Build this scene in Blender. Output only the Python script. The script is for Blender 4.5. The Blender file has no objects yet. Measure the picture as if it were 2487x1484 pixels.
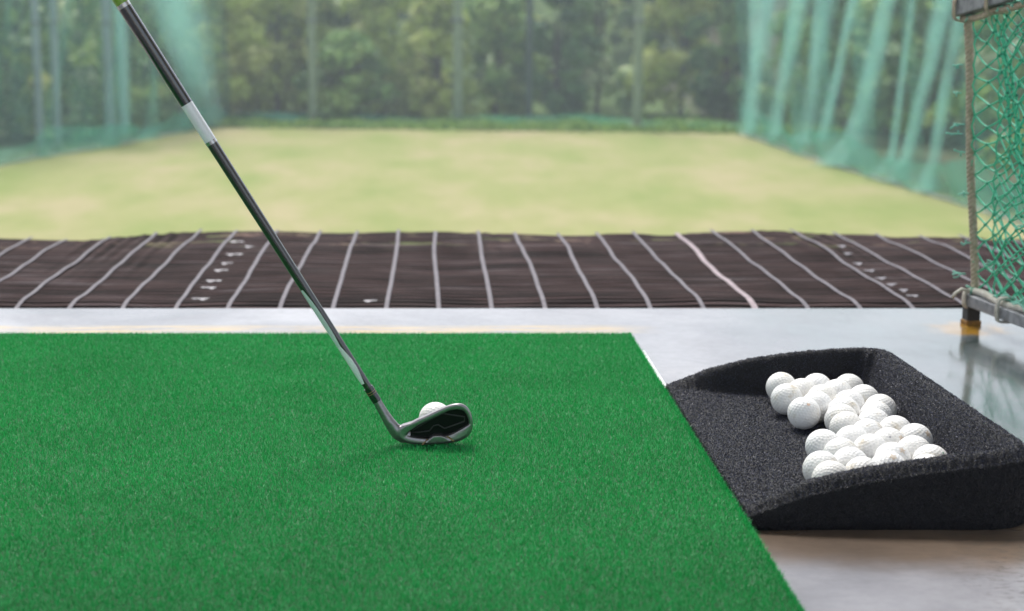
import bpy, bmesh, math, random
import numpy as np
from mathutils import Vector, Matrix, Euler
from mathutils.bvhtree import BVHTree

random.seed(7)
rng = np.random.default_rng(7)
scn = bpy.context.scene
col = scn.collection

# ------------------------------------------------------------------ camera
RW, RH = 2487.0, 1484.0          # units in which the photograph was measured
F = 4145.0                       # 60 mm on a 36 mm sensor
VX, VY = 1040.0, 25.0            # vanishing point of the range direction (+Y)
CX, CY = RW / 2, RH / 2
PITCH = math.atan((CY - VY) / F)
CO, SI = math.cos(PITCH), math.sin(PITCH)
CAMZ = 0.552
MATZ = 0.022

cam_d = bpy.data.cameras.new('camera')
cam = bpy.data.objects.new('camera', cam_d)
col.objects.link(cam)
scn.camera = cam
cam.location = (0, 0, CAMZ)
cam.rotation_euler = (math.pi / 2 - PITCH, 0, 0)
cam_d.sensor_width = 36.0
cam_d.lens = 60.0
cam_d.shift_x = (CX - VX) / RW
cam_d.clip_start = 0.05
cam_d.clip_end = 2000
cam_d.dof.use_dof = True
cam_d.dof.focus_distance = 2.13
cam_d.dof.aperture_fstop = 5.9


def ray(x, y):
    u, v = (x - VX) / F, (y - CY) / F
    return Vector((u, CO - v * SI, -(v * CO + SI)))


def G(x, y, z=0.0):               # point of the horizontal plane z seen at x, y
    d = ray(x, y)
    t = (z - CAMZ) / d.z
    return Vector((d.x * t, d.y * t, z))


def V(x, y, Y):                   # point of the upright plane at distance Y
    d = ray(x, y)
    t = Y / d.y
    return Vector((d.x * t, Y, CAMZ + d.z * t))


def HP(x, y, P, n):               # point of any plane
    d = ray(x, y)
    o = Vector((0, 0, CAMZ))
    return o + d * ((P - o).dot(n) / d.dot(n))


# ------------------------------------------------------------------ materials
def mat(name):
    m = bpy.data.materials.new(name)
    m.use_nodes = True
    nt = m.node_tree
    b = nt.nodes['Principled BSDF']
    return m, nt, b


def lk(nt, a, ao, b, bi):
    nt.links.new(a.outputs[ao], b.inputs[bi])


def coords(nt, scale=(1, 1, 1), kind='Object'):
    tc = nt.nodes.new('ShaderNodeTexCoord')
    mp = nt.nodes.new('ShaderNodeMapping')
    mp.inputs['Scale'].default_value = scale
    lk(nt, tc, kind, mp, 'Vector')
    return mp


def noise(nt, vec, scale, detail=4, rough=0.55, dist=0.0):
    n = nt.nodes.new('ShaderNodeTexNoise')
    n.inputs['Scale'].default_value = scale
    n.inputs['Detail'].default_value = detail
    n.inputs['Roughness'].default_value = rough
    n.inputs['Distortion'].default_value = dist
    if vec is not None:
        lk(nt, vec, 'Vector', n, 'Vector')
    return n


def ramp(nt, src, so, stops):
    r = nt.nodes.new('ShaderNodeValToRGB')
    e = r.color_ramp.elements
    while len(e) > 1:
        e.remove(e[-1])
    e[0].position = stops[0][0]
    e[0].color = (*stops[0][1], 1)
    for p, c in stops[1:]:
        q = e.new(p)
        q.color = (*c, 1)
    lk(nt, src, so, r, 'Fac')
    return r


def mixc(nt, fac, a, b, fo='Color', blend='MIX'):
    """fac: node or float; a, b: node (Color output) or tuple"""
    m = nt.nodes.new('ShaderNodeMix')
    m.data_type = 'RGBA'
    m.blend_type = blend
    if isinstance(fac, (int, float)):
        m.inputs[0].default_value = fac
    else:
        nt.links.new(fac.outputs[fo], m.inputs[0])
    for i, v in ((6, a), (7, b)):
        if isinstance(v, tuple):
            m.inputs[i].default_value = (*v, 1)
        else:
            out = v.outputs[2] if v.bl_idname == 'ShaderNodeMix' else v.outputs['Color']
            nt.links.new(out, m.inputs[i])
    return m


def setcol(nt, b, m):
    nt.links.new(m.outputs[2] if m.bl_idname == 'ShaderNodeMix' else m.outputs['Color'], b.inputs['Base Color'])


def bump(nt, b, src, so, strength, dist):
    n = nt.nodes.new('ShaderNodeBump')
    n.inputs['Strength'].default_value = strength
    n.inputs['Distance'].default_value = dist
    lk(nt, src, so, n, 'Height')
    lk(nt, n, 'Normal', b, 'Normal')
    return n


def simple(name, c, rough=0.5, metal=0.0, c2=None, nscale=40, bumpd=0.0, spec=0.5):
    m, nt, b = mat(name)
    b.inputs['Roughness'].default_value = rough
    b.inputs['Metallic'].default_value = metal
    b.inputs['Specular IOR Level'].default_value = spec
    mp = coords(nt)
    n = noise(nt, mp, nscale)
    c2 = c2 or tuple(x * 0.75 for x in c)
    r = ramp(nt, n, 'Fac', [(0.35, c2), (0.65, c)])
    setcol(nt, b, r)
    if bumpd:
        bump(nt, b, n, 'Fac', 0.6, bumpd)
    return m


def attr_mat(name, stops, rough, spec=0.5, big=None, transl=0.0, dark=None):
    """colour per blade or leaf from the attribute 'tone' (a random number per piece)"""
    m, nt, b = mat(name)
    a = nt.nodes.new('ShaderNodeAttribute')
    a.attribute_name = 'tone'
    r = ramp(nt, a, 'Fac', stops)
    out = r
    if big:
        mp = coords(nt)
        n = noise(nt, mp, big[0], 3)
        r2 = ramp(nt, n, 'Fac', [(0.35, big[1]), (0.65, big[2])])
        out = mixc(nt, 1.0, r, r2, blend='MULTIPLY')
    setcol(nt, b, out)
    b.inputs['Roughness'].default_value = rough
    b.inputs['Specular IOR Level'].default_value = spec
    if transl:
        t = nt.nodes.new('ShaderNodeBsdfTranslucent')
        nt.links.new(out.outputs[2] if out.bl_idname == 'ShaderNodeMix' else out.outputs['Color'], t.inputs['Color'])
        mx = nt.nodes.new('ShaderNodeMixShader')
        mx.inputs[0].default_value = transl
        lk(nt, b, 'BSDF', mx, 1)
        lk(nt, t, 'BSDF', mx, 2)
        lk(nt, mx, 'Shader', nt.nodes['Material Output'], 'Surface')
    return m


# ------------------------------------------------------------------ mesh helpers
def link(name, me, parent=None, material=None, smooth=False, label=None):
    o = bpy.data.objects.new(name, me)
    col.objects.link(o)
    if parent is not None:
        o.parent = parent
    if material is not None:
        me.materials.append(material)
    if smooth:
        me.polygons.foreach_set('use_smooth', [True] * len(me.polygons))
    if label:
        o['label'] = label
    return o


def npmesh(name, verts, faces, tone=None):
    """verts (n,3); faces (m,k) all the same size"""
    verts = np.asarray(verts, dtype=np.float32)
    faces = np.asarray(faces, dtype=np.int32)
    me = bpy.data.meshes.new(name)
    me.vertices.add(len(verts))
    me.vertices.foreach_set('co', verts.ravel())
    k = faces.shape[1]
    me.loops.add(faces.size)
    me.loops.foreach_set('vertex_index', faces.ravel())
    me.polygons.add(len(faces))
    me.polygons.foreach_set('loop_start', np.arange(0, faces.size, k, dtype=np.int32))
    me.polygons.foreach_set('loop_total', np.full(len(faces), k, dtype=np.int32))
    if tone is not None:
        at = me.attributes.new('tone', 'FLOAT', 'POINT')
        at.data.foreach_set('value', np.asarray(tone, dtype=np.float32))
    me.update()
    me.validate()
    return me


def grid_faces(nu, nv, wrap=False):
    """vertex index = i*nv + j, i<nu, j<nv"""
    i = np.arange(nu - 1 if not wrap else nu)[:, None]
    j = np.arange(nv - 1)[None, :]
    a = i * nv + j
    i2 = (i + 1) % nu
    b = i2 * nv + j
    return np.stack([a, b, b + 1, a + 1], -1).reshape(-1, 4)


def unit(a):
    return a / np.maximum(np.linalg.norm(a, axis=-1, keepdims=True), 1e-9)


def blades(P, N, length, width, lean, lenvar=0.35):
    n = len(P)
    az = rng.uniform(0, 2 * np.pi, n)
    r = rng.normal(size=(n, 3))
    side = unit(np.cross(N, r))
    tipdir = unit(N + lean * rng.normal(size=(n, 3)))
    L = length * rng.uniform(1 - lenvar, 1 + lenvar, (n, 1))
    v = np.stack([P - side * width / 2, P + side * width / 2, P + tipdir * L], 1).reshape(-1, 3)
    f = np.arange(3 * n).reshape(-1, 3)
    t = np.repeat(rng.uniform(0, 1, n), 3)
    return v, f, t


class MB:
    """gathers shapes into ONE mesh"""
    def __init__(self):
        self.v, self.f = [], []

    def add(self, vs, fs):
        o = len(self.v)
        self.v += [tuple(p) for p in vs]
        self.f += [tuple(o + i for i in f) for f in fs]

    def box(self, c, s, rot=None):
        c = Vector(c)
        vs = []
        for x in (-.5, .5):
            for y in (-.5, .5):
                for z in (-.5, .5):
                    p = Vector((x * s[0], y * s[1], z * s[2]))
                    if rot is not None:
                        p = rot @ p
                    vs.append(c + p)
        self.add(vs, [(0, 1, 3, 2), (4, 6, 7, 5), (0, 4, 5, 1), (2, 3, 7, 6), (0, 2, 6, 4), (1, 5, 7, 3)])

    def tube(self, pts, rad, seg=8, cap=True):
        pts = [Vector(p) for p in pts]
        n = len(pts)
        if not hasattr(rad, '__len__'):
            rad = [rad] * n
        d0 = (pts[1] - pts[0]).normalized()
        up = Vector((0, 0, 1)) if abs(d0.z) < 0.9 else Vector((1, 0, 0))
        side = d0.cross(up).normalized()
        vs, fs = [], []
        for i, p in enumerate(pts):
            a = pts[max(i - 1, 0)]
            b = pts[min(i + 1, n - 1)]
            d = (b - a).normalized()
            side = (side - d * side.dot(d))
            side = side.normalized() if side.length > 1e-6 else d.orthogonal().normalized()
            w = d.cross(side)
            for k in range(seg):
                t = 2 * math.pi * k / seg
                vs.append(p + (side * math.cos(t) + w * math.sin(t)) * rad[i])
        for i in range(n - 1):
            for k in range(seg):
                k2 = (k + 1) % seg
                fs.append((i * seg + k, i * seg + k2, (i + 1) * seg + k2, (i + 1) * seg + k))
        if cap:
            fs.append(tuple(range(seg))[::-1])
            fs.append(tuple((n - 1) * seg + k for k in range(seg)))
        self.add(vs, fs)

    def blob(self, c, r):
        c = Vector(c)
        if not hasattr(r, '__len__'):
            r = (r, r, r)
        X = [(1, 0, 0), (-1, 0, 0), (0, 1, 0), (0, -1, 0), (0, 0, 1), (0, 0, -1)]
        self.add([c + Vector((a * r[0], b * r[1], d * r[2])) for a, b, d in X],
                 [(0, 2, 4), (2, 1, 4), (1, 3, 4), (3, 0, 4), (2, 0, 5), (1, 2, 5), (3, 1, 5), (0, 3, 5)])

    def build(self, name, material, parent=None, smooth=False, label=None):
        me = bpy.data.meshes.new(name)
        me.from_pydata(self.v, [], self.f)
        me.update()
        return link(name, me, parent, material, smooth, label)


def tag(o, label=None, cat=None, group=None, kind=None):
    if label:
        o['label'] = label
    if cat:
        o['category'] = cat
    if group:
        o['group'] = group
    if kind:
        o['kind'] = kind
    return o


def empty(name, loc=(0, 0, 0)):
    o = bpy.data.objects.new(name, None)
    col.objects.link(o)
    o.location = loc
    o.empty_display_size = 0.05
    return o


def under(o, parent):
    """hang o (built in world coordinates) under parent"""
    o.parent = parent
    o.matrix_parent_inverse = Matrix.Translation(-Vector(parent.location))
    return o


def bevel(o, w, seg=2):
    m = o.modifiers.new('b', 'BEVEL')
    m.width = w
    m.segments = seg
    m.limit_method = 'ANGLE'
    return o


def smoothstep(a, b, x):
    t = np.clip((x - a) / (b - a), 0, 1)
    return t * t * (3 - 2 * t)


# ------------------------------------------------------------------ world and light
w = bpy.data.worlds.new('World')
scn.world = w
w.use_nodes = True
wn = w.node_tree
sky = wn.nodes.new('ShaderNodeTexSky')
sky.sky_type = 'NISHITA'
sky.sun_disc = False
SUN_EL, SUN_AZ = math.radians(58), math.radians(-12)     # azimuth from +Y towards +X
sky.sun_elevation = SUN_EL
sky.sun_rotation = SUN_AZ
sky.air_density = 1.0
sky.dust_density = 2.5
sky.ozone_density = 1.0
hs = wn.nodes.new('ShaderNodeHueSaturation')
hs.inputs['Saturation'].default_value = 0.45
bg = wn.nodes['Background']
bg.inputs['Strength'].default_value = 0.12
wn.links.new(sky.outputs[0], hs.inputs['Color'])
wn.links.new(hs.outputs[0], bg.inputs['Color'])

sd = bpy.data.lights.new('sun', 'SUN')
sd.energy = 1.5
sd.angle = math.radians(16)
sd.color = (1.0, 0.98, 0.95)
sun = bpy.data.objects.new('sun', sd)
col.objects.link(sun)
dirv = Vector((math.sin(SUN_AZ) * math.cos(SUN_EL), math.cos(SUN_AZ) * math.cos(SUN_EL), math.sin(SUN_EL)))
sun.rotation_euler = dirv.to_track_quat('Z', 'Y').to_euler()

scn.view_settings.view_transform = 'Standard'
scn.view_settings.look = 'None'
scn.view_settings.exposure = 1.15
scn.view_settings.gamma = 1.0
scn.render.engine = 'CYCLES'
scn.cycles.transparent_max_bounces = 24
scn.cycles.max_bounces = 8
scn.cycles.volume_bounces = 0
scn.cycles.use_denoising = True

# ------------------------------------------------------------------ floor
RAMP_Y0 = G(1240, 749, 0).y
m, nt, b = mat('wet_concrete')
mp = coords(nt)
n1 = noise(nt, mp, 2.2, 5, 0.6, 0.4)
n2 = noise(nt, mp, 60, 4, 0.7)
c1 = ramp(nt, n1, 'Fac', [(0.32, (0.070, 0.072, 0.082)), (0.5, (0.112, 0.114, 0.126)), (0.66, (0.155, 0.157, 0.170))])
c2 = ramp(nt, n2, 'Fac', [(0.3, (0.86, 0.86, 0.86)), (0.6, (1.0, 1.0, 1.0))])
cc = mixc(nt, 1.0, c1, c2, blend='MULTIPLY')
# brown, dirt-flecked stain beside the tray's near side
sep = nt.nodes.new('ShaderNodeSeparateXYZ')
lk(nt, mp, 'Vector', sep, 'Vector')


def mrange(nt, src, so, a, b_, smooth=True):
    q = nt.nodes.new('ShaderNodeMapRange')
    q.interpolation_type = 'SMOOTHSTEP' if smooth else 'LINEAR'
    q.inputs['From Min'].default_value = a
    q.inputs['From Max'].default_value = b_
    lk(nt, src, so, q, 'Value')
    return q


def mathn(nt, op, a, b_=None):
    q = nt.nodes.new('ShaderNodeMath')
    q.operation = op
    for i, v in enumerate((a, b_)):
        if v is None:
            continue
        if isinstance(v, (int, float)):
            q.inputs[i].default_value = v
        else:
            nt.links.new(v[0].outputs[v[1]], q.inputs[i])
    return q


ny = noise(nt, mp, 9, 4, 0.6)
yo = mathn(nt, 'MULTIPLY_ADD', (ny, 'Fac'), 0.09)
nt.links.new(sep.outputs['Y'], yo.inputs[2])
near = mrange(nt, yo, 0, 1.655, 1.735)
farb = mrange(nt, sep, 'Y', 2.1, 1.9)
near = mathn(nt, 'MULTIPLY', (near, 0), (farb, 0))
stain = mixc(nt, near, (2.3, 2.22, 2.16), (1.45, 1.05, 0.70), fo=0)
cc = mixc(nt, 1.0, cc, stain, blend='MULTIPLY')
# dark flecks right of the tray
fl = noise(nt, coords(nt, (60, 150, 60)), 1.0, 4, 0.75)
flr = ramp(nt, fl, 'Fac', [(0.52, (0, 0, 0)), (0.60, (1, 1, 1))])
fx = mrange(nt, sep, 'X', 0.47, 0.62)
fm = mathn(nt, 'MULTIPLY', (flr, 'Color'), (fx, 0))
fm = mathn(nt, 'MULTIPLY', (fm, 0), (farb, 0))
fm2 = mathn(nt, 'MULTIPLY', (fm, 0), 0.8)
cc = mixc(nt, fm2, cc, (0.10, 0.085, 0.07), fo=0)
# darker, wet part right of the tray; green net reflection painted into its colour
wxm = mrange(nt, sep, 'X', 0.44, 0.72)
wn3 = noise(nt, coords(nt, (7, 3, 7)), 1.0, 5, 0.65, 0.5)
wnr = ramp(nt, wn3, 'Fac', [(0.34, (0.35, 0.35, 0.35)), (0.6, (1, 1, 1))])
wm3 = mathn(nt, 'MULTIPLY', (wxm, 0), (wnr, 'Color'))
wy3 = mrange(nt, yo, 0, 1.85, 2.05)
wm3 = mathn(nt, 'MULTIPLY', (wm3, 0), (wy3, 0))
cc = mixc(nt, wm3, cc, (0.030, 0.050, 0.046), fo=0)
# worn yellow line just beyond the turf mat
yl1 = mrange(nt, sep, 'Y', 2.90, 2.915)
yl2 = mrange(nt, sep, 'Y', 2.995, 2.965)
xl = mrange(nt, sep, 'X', 0.42, 0.30)
yn = noise(nt, coords(nt, (6, 30, 6)), 1.0, 5, 0.65)
ynr = ramp(nt, yn, 'Fac', [(0.42, (0.12, 0.12, 0.12)), (0.62, (0.9, 0.9, 0.9))])
q = mathn(nt, 'MULTIPLY', (yl1, 0), (yl2, 0))
q = mathn(nt, 'MULTIPLY', (q, 0), (xl, 0))
q = mathn(nt, 'MULTIPLY', (q, 0), (ynr, 'Color'))
cc = mixc(nt, q, cc, (0.55, 0.38, 0.13), fo=0)
# amber patch round the leg of the net frame
LEG = G(2352, 787, 0)
vd = nt.nodes.new('ShaderNodeVectorMath')
vd.operation = 'DISTANCE'
lk(nt, mp, 'Vector', vd, 0)
vd.inputs[1].default_value = (LEG.x - 0.012, LEG.y - 0.05, 0)
rn = noise(nt, mp, 30, 4)
ra = mathn(nt, 'MULTIPLY_ADD', (rn, 'Fac'), 0.10)
nt.links.new(vd.outputs['Value'], ra.inputs[2])
rr = mrange(nt, ra, 0, 0.135, 0.085)
cc = mixc(nt, rr, cc, (0.30, 0.16, 0.02), fo=0)
setcol(nt, b, cc)
wr = noise(nt, mp, 3.0, 4, 0.6, 0.3)
wet = mrange(nt, wr, 'Fac', 0.35, 0.6)
rg = nt.nodes.new('ShaderNodeMapRange')
rg.inputs['To Min'].default_value = 0.22
rg.inputs['To Max'].default_value = 0.10
lk(nt, wet, 0, rg, 'Value')
# the strip near the viewer is drier
dr = mrange(nt, sep, 'Y', 1.5, 2.1)
rg2 = nt.nodes.new('ShaderNodeMix')
lk(nt, dr, 0, rg2, 0)
rg2.inputs[2].default_value = 0.38
lk(nt, rg, 0, rg2, 3)
lk(nt, rg2, 0, b, 'Roughness')
b.inputs['Specular IOR Level'].default_value = 0.22
cw = mathn(nt, 'MULTIPLY_ADD', (wm3, 0), 0.55)
cw.inputs[2].default_value = 0.06
lk(nt, cw, 0, b, 'Coat Weight')
b.inputs['Coat Roughness'].default_value = 0.08
bn = noise(nt, coords(nt, (55, 110, 55)), 1.0, 4, 0.6)
bump(nt, b, bn, 'Fac', 0.12, 0.002)
FLOOR = m
f = MB()
f.box((0, (RAMP_Y0 - 4) / 2, -0.1), (12, RAMP_Y0 + 4, 0.2))
tag(f.build('floor', FLOOR), kind='structure')

# the bay is roofed: ceiling over the tee line, open to the range and behind
rf = MB()
rf.box((0, 1.2, 2.75), (12, 3.5, 0.12))
tag(rf.build('roof', simple('ceiling_paint', (0.75, 0.76, 0.78), 0.8, c2=(0.68, 0.69, 0.71), nscale=1.5)), kind='structure')

# ------------------------------------------------------------------ turf mat
MX0, MX1 = -1.10, 0.3385
MY0, MY1 = 1.28, 2.81
turf = empty('turf_mat', (MX0, MY0, 0))
tag(turf, 'bright green artificial turf mat under the golf club', 'golf mat')
base = MB()
base.box(((MX0 + MX1) / 2, (MY0 + MY1) / 2, 0.0085), (MX1 - MX0, MY1 - MY0, 0.017))
o = bevel(base.build('backing', simple('turf_backing', (0.012, 0.11, 0.025), 0.8, c2=(0.008, 0.07, 0.016), nscale=300)), 0.003)
under(o, turf)
strip = MB()
strip.box((MX1 + 0.004, (2.42 + 2.70) / 2, 0.0075), (0.014, 2.70 - 2.42, 0.009))
o = bevel(strip.build('white_edging', simple('white_edging', (0.8, 0.8, 0.8), 0.4, nscale=60)), 0.002)
under(o, turf)
# pile: thin blades standing on the backing
dens_n = 1500000
PX = rng.uniform(MX0, MX1, dens_n)
PY = rng.uniform(MY0, MY1, dens_n)
keep = rng.uniform(0, 1, dens_n) < np.where((PX < -0.31 * PY) | (PY < 1.40), 0.35, 1.0)
PX, PY = PX[keep], PY[keep]
PX = np.concatenate([PX, rng.uniform(MX1 - 0.004, MX1 + 0.0005, 9000), rng.uniform(MX0, MX1, 7000)])
PY = np.concatenate([PY, rng.uniform(MY0, MY1, 9000), rng.uniform(MY1 - 0.005, MY1, 7000)])
P = np.stack([PX, PY, np.full(len(PX), 0.0163)], 1)
N = np.tile([0, 0, 1.0], (len(P), 1))
lean = 0.9
v_, f_, t_ = blades(P, N, 0.0056, 0.00085, lean, 0.35)
tm = attr_mat('turf_pile', [(0.0, (0.010, 0.24, 0.055)), (0.35, (0.020, 0.43, 0.10)), (0.85, (0.032, 0.59, 0.15)), (0.97, (0.11, 0.70, 0.25)), (1.0, (0.45, 0.80, 0.50))],
              0.42, 0.3, big=(5.0, (0.86, 0.88, 0.86), (1.0, 1.0, 1.0)), transl=0.15)
o = link('pile', npmesh('pile', v_, f_, t_), None, tm)
under(o, turf)

# ------------------------------------------------------------------ golf balls
BR = 0.02135


def ball_mesh():
    bm = bmesh.new()
    bmesh.ops.create_icosphere(bm, subdivisions=6, radius=1.0)
    me = bpy.data.meshes.new('golf_ball')
    bm.to_mesh(me)
    bm.free()
    n = len(me.vertices)
    co = np.empty(n * 3)
    me.vertices.foreach_get('co', co)
    co = unit(co.reshape(-1, 3))
    K = 332
    i = np.arange(K) + 0.5
    ph = np.arccos(1 - 2 * i / K)
    th = np.pi * (1 + 5 ** 0.5) * i
    D = np.stack([np.cos(th) * np.sin(ph), np.sin(th) * np.sin(ph), np.cos(ph)], 1)
    dm = np.zeros(n)
    for s in range(0, n, 8000):
        dm[s:s + 8000] = (co[s:s + 8000] @ D.T).max(1)
    ang = np.arccos(np.clip(dm, -1, 1))
    r0 = 0.100
    dep = np.where(ang < r0, (1 - (ang / r0) ** 2), 0)
    co = co * (BR * (1 - 0.021 * dep))[:, None]
    me.vertices.foreach_set('co', co.astype(np.float32).ravel())
    me.update()
    me.polygons.foreach_set('use_smooth', [True] * len(me.polygons))
    return me


m, nt, b = mat('ball_cover')
mp = coords(nt, (1, 1, 1))
oi = nt.nodes.new('ShaderNodeObjectInfo')
av = nt.nodes.new('ShaderNodeVectorMath')
av.operation = 'ADD'
lk(nt, mp, 'Vector', av, 0)
lk(nt, oi, 'Random', av, 1)
na = noise(nt, av, 45, 4, 0.6)
nb = noise(nt, av, 260, 3, 0.7)
r1 = ramp(nt, na, 'Fac', [(0.28, (0.66, 0.60, 0.50)), (0.42, (0.885, 0.88, 0.865)), (0.6, (0.90, 0.90, 0.90))])
r2 = ramp(nt, nb, 'Fac', [(0.20, (0.55, 0.50, 0.42)), (0.33, (1, 1, 1))])
r3 = ramp(nt, oi, 'Random', [(0.0, (0.93, 0.91, 0.87)), (0.5, (0.98, 0.975, 0.96)), (1.0, (1, 1, 1))])
setcol(nt, b, mixc(nt, 1.0, mixc(nt, 1.0, r1, r2, blend='MULTIPLY'), r3, blend='MULTIPLY'))
b.inputs['Roughness'].default_value = 0.36
b.inputs['Specular IOR Level'].default_value = 0.45
BALLM = m
bme = ball_mesh()
bme.materials.append(BALLM)
bproto = bpy.data.objects.new('golf_ball', bme)
col.objects.link(bproto)
c = G(1050, 1057, MATZ)
bproto.location = (c.x + 0.004, 2.1065, MATZ - 0.0015 + BR)
bproto.rotation_euler = (0.3, 1.2, 0.4)
tag(bproto, 'white golf ball on the green turf, half hidden behind the club head', 'golf ball')

# ------------------------------------------------------------------ ball tray
TX0, TX1 = 0.3435, 0.662
TY0, TY1 = 1.768, 2.412
ZF = 0.0125
wx = np.array([0.34, 0.405, 0.46, 0.52, 0.58, 0.63, 0.67])
wn_ = np.array([0.020, 0.050, 0.0635, 0.0735, 0.0815, 0.087, 0.088])
wf_ = np.array([0.020, 0.046, 0.0600, 0.0690, 0.0740, 0.0765, 0.078])


def tray_z(X, Y):
    ty = np.clip((Y - TY0) / (TY1 - TY0), 0, 1)
    W = np.interp(X, wx, wn_) * (1 - ty) + np.interp(X, wx, wf_) * ty
    fl = ZF + 0.0075 * (1 - smoothstep(TX0, TX0 + 0.13, X))
    # closeness to the near, far and right walls
    dn = Y - TY0
    df = TY1 - Y
    dr_ = TX1 - X
    g = np.maximum(1 - smoothstep(0.020, 0.040, dn), 1 - smoothstep(0.018, 0.040, df))
    gr = 1 - smoothstep(0.018, 0.054, dr_)
    # rounded inner corners
    g = 1 - (1 - g) * (1 - gr)
    z = fl + (W - fl) * g
    return z


NU, NV = 150, 290
us = np.linspace(0, 1, NU)
vs_ = np.linspace(0, 1, NV)
U, Vv = np.meshgrid(us, vs_, indexing='ij')


def footprint(U, Vv, inset=0.0):
    X = TX0 + U * (TX1 - TX0)
    Y = TY0 + Vv * (TY1 - TY0)
    R = 0.058
    # pull the two right-hand corners into quarter circles
    cx = TX1 - R
    for (cy, s) in ((TY0 + R, -1), (TY1 - R, 1)):
        a = np.clip((X - cx) / R, 0, 1)
        bb = np.clip(s * (Y - cy) / R, 0, 1)
        mx = np.maximum(a, bb)
        ln = np.sqrt(a * a + bb * bb)
        k = np.where(ln > 1e-6, mx / np.maximum(ln, 1e-6), 1.0)
        msk = (a > 0) & (bb > 0)
        X = np.where(msk, cx + a * k * R, X)
        Y = np.where(msk, cy + s * bb * k * R, Y)
    return X, Y


X, Y = footprint(U, Vv)
Z = tray_z(TX0 + U * (TX1 - TX0), TY0 + Vv * (TY1 - TY0))
# round the rim over towards the outside
edge = np.minimum(np.minimum(Vv * (TY1 - TY0), (1 - Vv) * (TY1 - TY0)), (1 - U) * (TX1 - TX0))
Z = Z - 0.012 * (1 - smoothstep(0.0, 0.017, edge)) ** 1.7 * np.clip(Z / 0.05, 0, 1)
Z = Z + 0.0007 * rng.normal(size=Z.shape)
top = np.stack([X, Y, Z], -1).reshape(-1, 3)
verts = [top]
faces = [grid_faces(NU, NV)]
# outer wall rings
idx = np.concatenate([np.arange(0, NU) * NV + 0, (NU - 1) * NV + np.arange(1, NV), np.arange(NU - 2, -1, -1) * NV + NV - 1,
                      np.arange(NV - 2, 0, -1)])
ring = top[idx]
cen = np.array([(TX0 + TX1) / 2, (TY0 + TY1) / 2])
prev = idx
off = len(top)
nr = len(idx)
K = 9
for k in range(1, K + 1):
    t = k / K
    r_ = ring.copy()
    r_[:, 2] = ring[:, 2] * (1 - t)
    inset = 0.002 * math.sin(t * math.pi) * -1 + 0.004 * max(0, (t - 0.88) / 0.12)
    d = ring[:, :2] - cen
    sc = 1 - inset / np.maximum(np.abs(d).max(1, keepdims=True), 0.05)
    r_[:, :2] = cen + d * sc + 0.0004 * rng.normal(size=(nr, 2))
    verts.append(r_)
    cur = off + np.arange(nr)
    a = prev
    bq = np.roll(prev, -1)
    c_ = np.roll(cur, -1)
    faces.append(np.stack([bq, a, cur, c_], -1))
    prev = cur
    off += nr
tv = np.concatenate(verts)
tf = np.concatenate(faces)
m, nt, b = mat('crumb_rubber')
mp = coords(nt)
n1 = noise(nt, mp, 520, 3, 0.7)
n2 = noise(nt, mp, 25, 4)
r1 = ramp(nt, n1, 'Fac', [(0.35, (0.006, 0.006, 0.007)), (0.62, (0.022, 0.022, 0.026)), (0.72, (0.05, 0.05, 0.058))])
setcol(nt, b, r1)
b.inputs['Roughness'].default_value = 0.55
bump(nt, b, n1, 'Fac', 1.0, 0.003)
tray = empty('ball_tray', (TX0, TY0, 0))
tag(tray, 'black crumb rubber tray holding golf balls beside the green turf mat', 'ball tray')
o = link('shell', npmesh('shell', tv, tf), None, m, True)
under(o, tray)
# rough crumb all over it
A, B, C, D = (tv[tf[:, i]] for i in range(4))
nrm = np.cross(C - A, D - B)
area = np.linalg.norm(nrm, axis=1) / 2
nrm = unit(nrm)
# make sure the normals point outwards
flip = np.where(nrm[: (NU - 1) * (NV - 1), 2].mean() < 0, -1.0, 1.0)
nrm[: (NU - 1) * (NV - 1)] *= flip
sm = slice((NU - 1) * (NV - 1), None)
outd = (A[sm] + C[sm]) / 2 - np.array([cen[0], cen[1], 0])
outd[:, 2] = 0
sg = np.sign((nrm[sm] * outd).sum(1, keepdims=True))
nrm[sm] *= sg
NG = 460000
pick = rng.choice(len(tf), NG, p=area / area.sum())
uu, vv = rng.uniform(size=(NG, 1)), rng.uniform(size=(NG, 1))
P = (A[pick] * (1 - uu) + B[pick] * uu) * (1 - vv) + (D[pick] * (1 - uu) + C[pick] * uu) * vv
Nn = nrm[pick]
v_, f_, t_ = blades(P - Nn * 0.0004, Nn, 0.0019, 0.0010, 0.85, 0.4)
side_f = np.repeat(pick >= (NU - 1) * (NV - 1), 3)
t_ = np.where(side_f, t_ * 0.42, t_)          # shade on the outer walls, painted in as darker crumb tones
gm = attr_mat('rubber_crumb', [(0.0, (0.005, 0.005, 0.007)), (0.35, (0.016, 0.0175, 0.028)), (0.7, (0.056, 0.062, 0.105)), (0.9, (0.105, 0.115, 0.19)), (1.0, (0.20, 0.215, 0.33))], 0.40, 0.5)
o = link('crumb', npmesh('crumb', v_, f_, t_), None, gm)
under(o, tray)

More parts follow.
